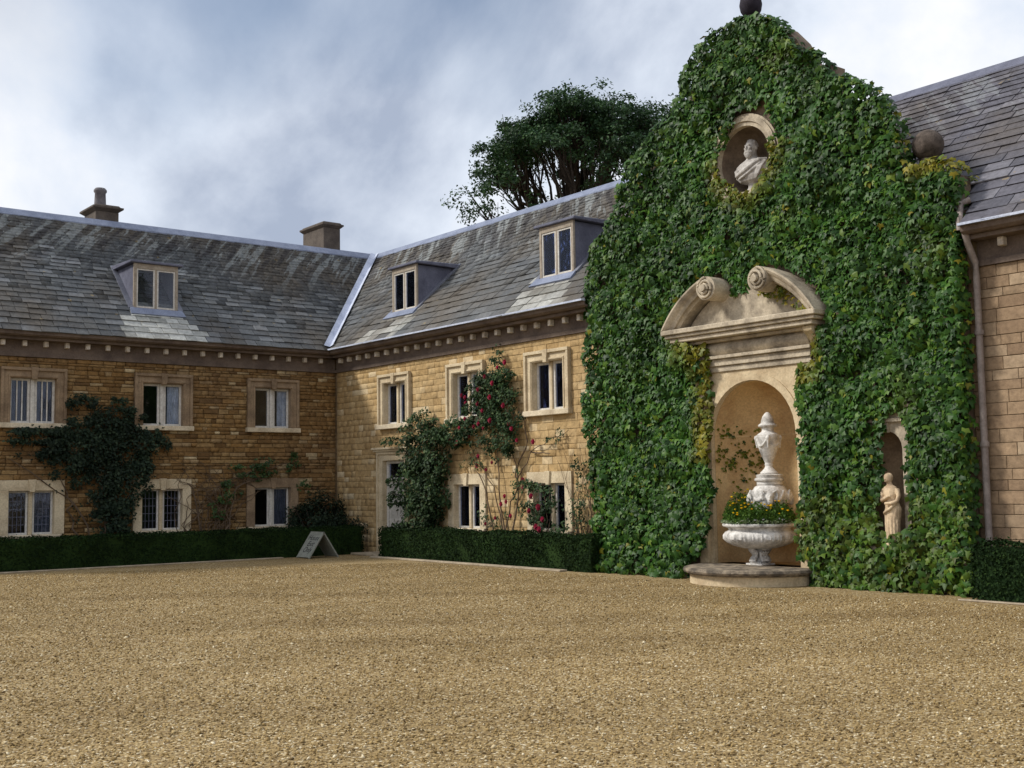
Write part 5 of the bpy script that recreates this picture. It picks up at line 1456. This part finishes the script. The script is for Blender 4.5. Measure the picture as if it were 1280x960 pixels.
# red climbing rose
C4 = thing('climbing_rose', 'tall red climbing rose spreading up between the upper windows', 'rose', (7.4, -.2, 0))
blobs_leaves([(6.55, 3.72, .32, .3), (7.0, 3.85, .5, .36), (7.55, 3.92, .38, .4), (7.3, 4.3, .25, .22), (7.45, 3.4, .5, .45), (7.05, 3.1, .5, .38), (7.7, 2.95, .35, .4), (7.75, 2.45, .22, .35), (6.2, 2.85, .45, .28), (5.75, 3.0, .4, .25), (5.9, 2.65, .35, .2), (6.4, 3.25, .35, .35), (7.0, 3.5, .6, .5), (6.7, 2.7, .4, .3), (7.5, 2.7, .35, .4)], WB, .05, .4, 1050, .075, C4, 'leaf_rose')
blobs_leaves([(6.4, 2.2, .6, .3), (7.0, 2.4, .5, .25), (7.2, .75, .35, .3), (6.7, .9, .3, .35), (7.7, 1.7, .3, .4), (9.0, 2.55, .5, .12), (9.35, 2.68, .22, .14), (7.2, 4.6, .15, .2)], WB, .04, .22, 210, .065, C4, 'leaf_rose', 'sparse_foliage')
s = MB()
for q in ([(7.55, 0, .12), (7.5, .9, .1), (7.85, 1.8, .08), (8.3, 2.35, .08), (9.5, 2.75, .06)], [(7.5, 0, .1), (7.3, .8, .1), (6.8, 1.8, .1), (6.0, 2.8, .08)], [(7.0, 0, .1), (6.9, 1.0, .1), (6.5, 1.9, .1), (6.1, 2.4, .08)], [(7.6, 0, .1), (7.9, 1.7, .08), (7.75, 2.8, .08), (7.5, 3.9, .08)], [(7.4, .1, .1), (7.2, 1.9, .08), (7.1, 3.2, .08)], [(7.85, 1.8, .08), (8.1, 2.8, .06), (7.9, 3.3, .06)], [(8.3, 2.35, .07), (8.9, 2.3, .05)]):
    vine(s, q, .022, .006, WB, .06)
s.build('stem', 'bark_vine', C4)
roses(C4, [(6.12, 3.68, .28), (6.28, 3.62, .3), (6.3, 3.5, .3), (7.1, 4.02, .36), (7.75, 4.28, .3), (7.55, 4.18, .35), (6.9, 3.75, .4), (7.45, 3.85, .42), (6.75, 3.45, .3), (7.35, 3.55, .42), (7.05, 3.28, .4), (7.3, 3.05, .38), (6.85, 3.0, .36), (7.0, 2.9, .34), (6.6, 2.95, .3), (7.85, 2.95, .3), (7.95, 2.85, .3), (6.1, 2.95, .34), (5.75, 2.72, .36), (5.95, 2.62, .3), (6.35, 2.75, .25), (6.2, 3.15, .25), (7.75, 3.35, .36), (6.55, 2.3, .15), (6.5, 2.1, .15), (7.05, 2.15, .15), (6.85, 2.0, .16), (8.45, 2.55, .12), (7.55, 1.42, .2), (7.45, 1.25, .22), (7.6, 1.3, .2), (7.7, 1.0, .16), (7.2, .95, .2), (6.85, .82, .2), (7.1, .65, .2), (8.0, 2.6, .2)], WB)
# rose in front of the last ground-floor window
C5 = thing('rose_bush', 'red rose bush growing in front of the ground-floor window beside the ivy', 'rose', (8.8, -.2, 0))
blobs_leaves([(8.55, 1.55, .35, .25), (8.8, 1.25, .45, .35), (8.75, .85, .4, .3), (8.3, 1.1, .2, .25), (8.35, 1.65, .25, .15), (9.3, .8, .2, .2)], WB, .06, .4, 620, .075, C5, 'leaf_rose')
s = MB()
for q in range(6): vine(s, [(8.75+.05*q, 0, .15), (8.5+.1*q, .8, .2), (8.3+.15*q, 1.6, .2)], .014, .004, WB)
s.build('stem', 'bark_vine', C5)
roses(C5, [(8.72, 1.42, .42), (8.95, 1.2, .42), (8.62, 1.12, .4), (8.9, .8, .45), (9.0, .75, .45), (9.05, .95, .4), (8.12, 1.75, .15), (8.14, 1.6, .15)], WB, (.055, .075))
# thin shrub against the gable
C6 = thing('wall_shrub', 'thin twiggy wall shrub squeezed between the last window and the ivy', 'shrub', (9.95, -.2, 0))
blobs_leaves([(9.9, 1.2, .32, .45), (10.0, .7, .3, .35), (9.8, 1.9, .25, .3), (10.1, 1.6, .25, .3)], WB, .05, .35, 420, .06, C6, 'leaf_rose')
s = MB()
for q in range(14): vine(s, [(9.9+rng.normal(0, .1), 0, .12), (9.9+rng.normal(0, .2), 1.0, .12), (9.8+rng.normal(0, .3), 2.1+rng.uniform(-.2, .4), .08)], .012, .004, WB, .05, 4)
s.build('stem', 'bark_vine', C6)

# ================================================================== TREE
def tree():
    base = Vector((-6.0, 14.2, 0))
    TR = thing('spreading_tree', 'large dark spreading tree rising behind the slate roof ridge', 'tree', base)
    u = Vector((rt.x, rt.y, 0)).normalized(); v = Vector((fw.x, fw.y, 0)).normalized()
    ctr = base+u*.35+Vector((0, 0, 12.2))
    cl = []
    r_ = random.Random(4)
    while len(cl) < 135:
        a = r_.uniform(0, 2*math.pi); e = r_.uniform(-.35, 1.57)
        e = math.asin(max(-.28, min(1, r_.uniform(-.28, 1.0))))
        k = r_.uniform(.8, 1.0)
        p = Vector((math.cos(a)*math.cos(e)*4.9*k, math.sin(a)*math.cos(e)*3.4*k, math.sin(e)*4.3*k))
        # scalloped crown
        s_ = 1+.05*math.sin(3*a+1)+.035*math.sin(7*a+4*e)
        p *= s_
        if e < .38 and r_.random() < .72: continue
        if p.z < 1.6 and math.hypot(p.x/4.9, p.y/4.2) < .6: continue
        cl.append(ctr+u*p.x+v*p.y+Vector((0, 0, p.z)))
    # limbs by grouping clumps
    K = 11
    seeds = r_.sample(cl, K)
    for it in range(6):
        grp = [[] for _ in range(K)]
        for c in cl: grp[min(range(K), key=lambda i: (c-seeds[i]).length)].append(c)
        seeds = [sum(g_, Vector())/len(g_) if g_ else seeds[i] for i, g_ in enumerate(grp)]
    wood = MB()
    fork = base+Vector((0, 0, 7.2))
    wood.tube([base, base+Vector((.08, .05, 2.5)), base+Vector((-.05, 0, 5)), fork], [.62, .5, .46, .42], 12)
    TRK = wood.build('trunk', 'bark', TR, smooth=True)
    for i, g_ in enumerate(grp):
        if not g_: continue
        w_ = MB()
        mid = fork+(seeds[i]-fork)*.45+Vector((r_.uniform(-.4, .4), r_.uniform(-.4, .4), r_.uniform(-.1, .5)))
        end = fork+(seeds[i]-fork)*.82
        m1 = fork+(mid-fork)*.5+Vector((r_.uniform(-.2, .2), r_.uniform(-.2, .2), .2))
        w_.tube([fork-Vector((0, 0, .3)), m1, mid, (mid+end)/2+Vector((r_.uniform(-.2, .2), r_.uniform(-.2, .2), .1)), end], [.26, .21, .17, .13, .09], 8)
        for c in g_:
            st_ = mid+(end-mid)*r_.uniform(0.0, 1)
            q = (st_+c)/2+Vector((r_.uniform(-.35, .35), r_.uniform(-.35, .35), r_.uniform(-.3, .2)))
            w_.tube([st_, (st_+q)/2+Vector((r_.uniform(-.15, .15),)*3), q, (q+c)/2+Vector((r_.uniform(-.15, .15), r_.uniform(-.1, .1), r_.uniform(-.15, .15))), c], [.075, .06, .048, .035, .015], 5)
            for j in range(3):
                e = c+Vector((r_.uniform(-.7, .7), r_.uniform(-.7, .7), r_.uniform(-.3, .5)))
                w_.tube([q, (q+e)/2+Vector((r_.uniform(-.12, .12),)*3), e], [.03, .02, .008], 4)
        w_.build('limb', 'bark', TRK)
    PP = []; NN = []
    for c in cl:
        low = c.z < ctr.z+1.2
        n = int(rng.uniform(330, 620)*(0.5 if low else 1.0))
        sub = rng.normal(0, 1, (12, 3))*np.array([.48, .48, .24])
        p = sub[rng.integers(0, 9, n)]+rng.normal(0, 1, (n, 3))*np.array([.15, .15, .10])
        PP.append(np.array(c)+p); NN.append(p*.6+rnd(n, .5)+np.array([0, 0, .7]))
    P = np.vstack(PP); N_ = np.vstack(NN)
    leaves('crown', P, N_, rnd(len(P), .8)+np.array([0, 0, -.3]), rng.uniform(.09, .18, len(P)), LEAF_T, 'leaf_tree', TR)
tree()
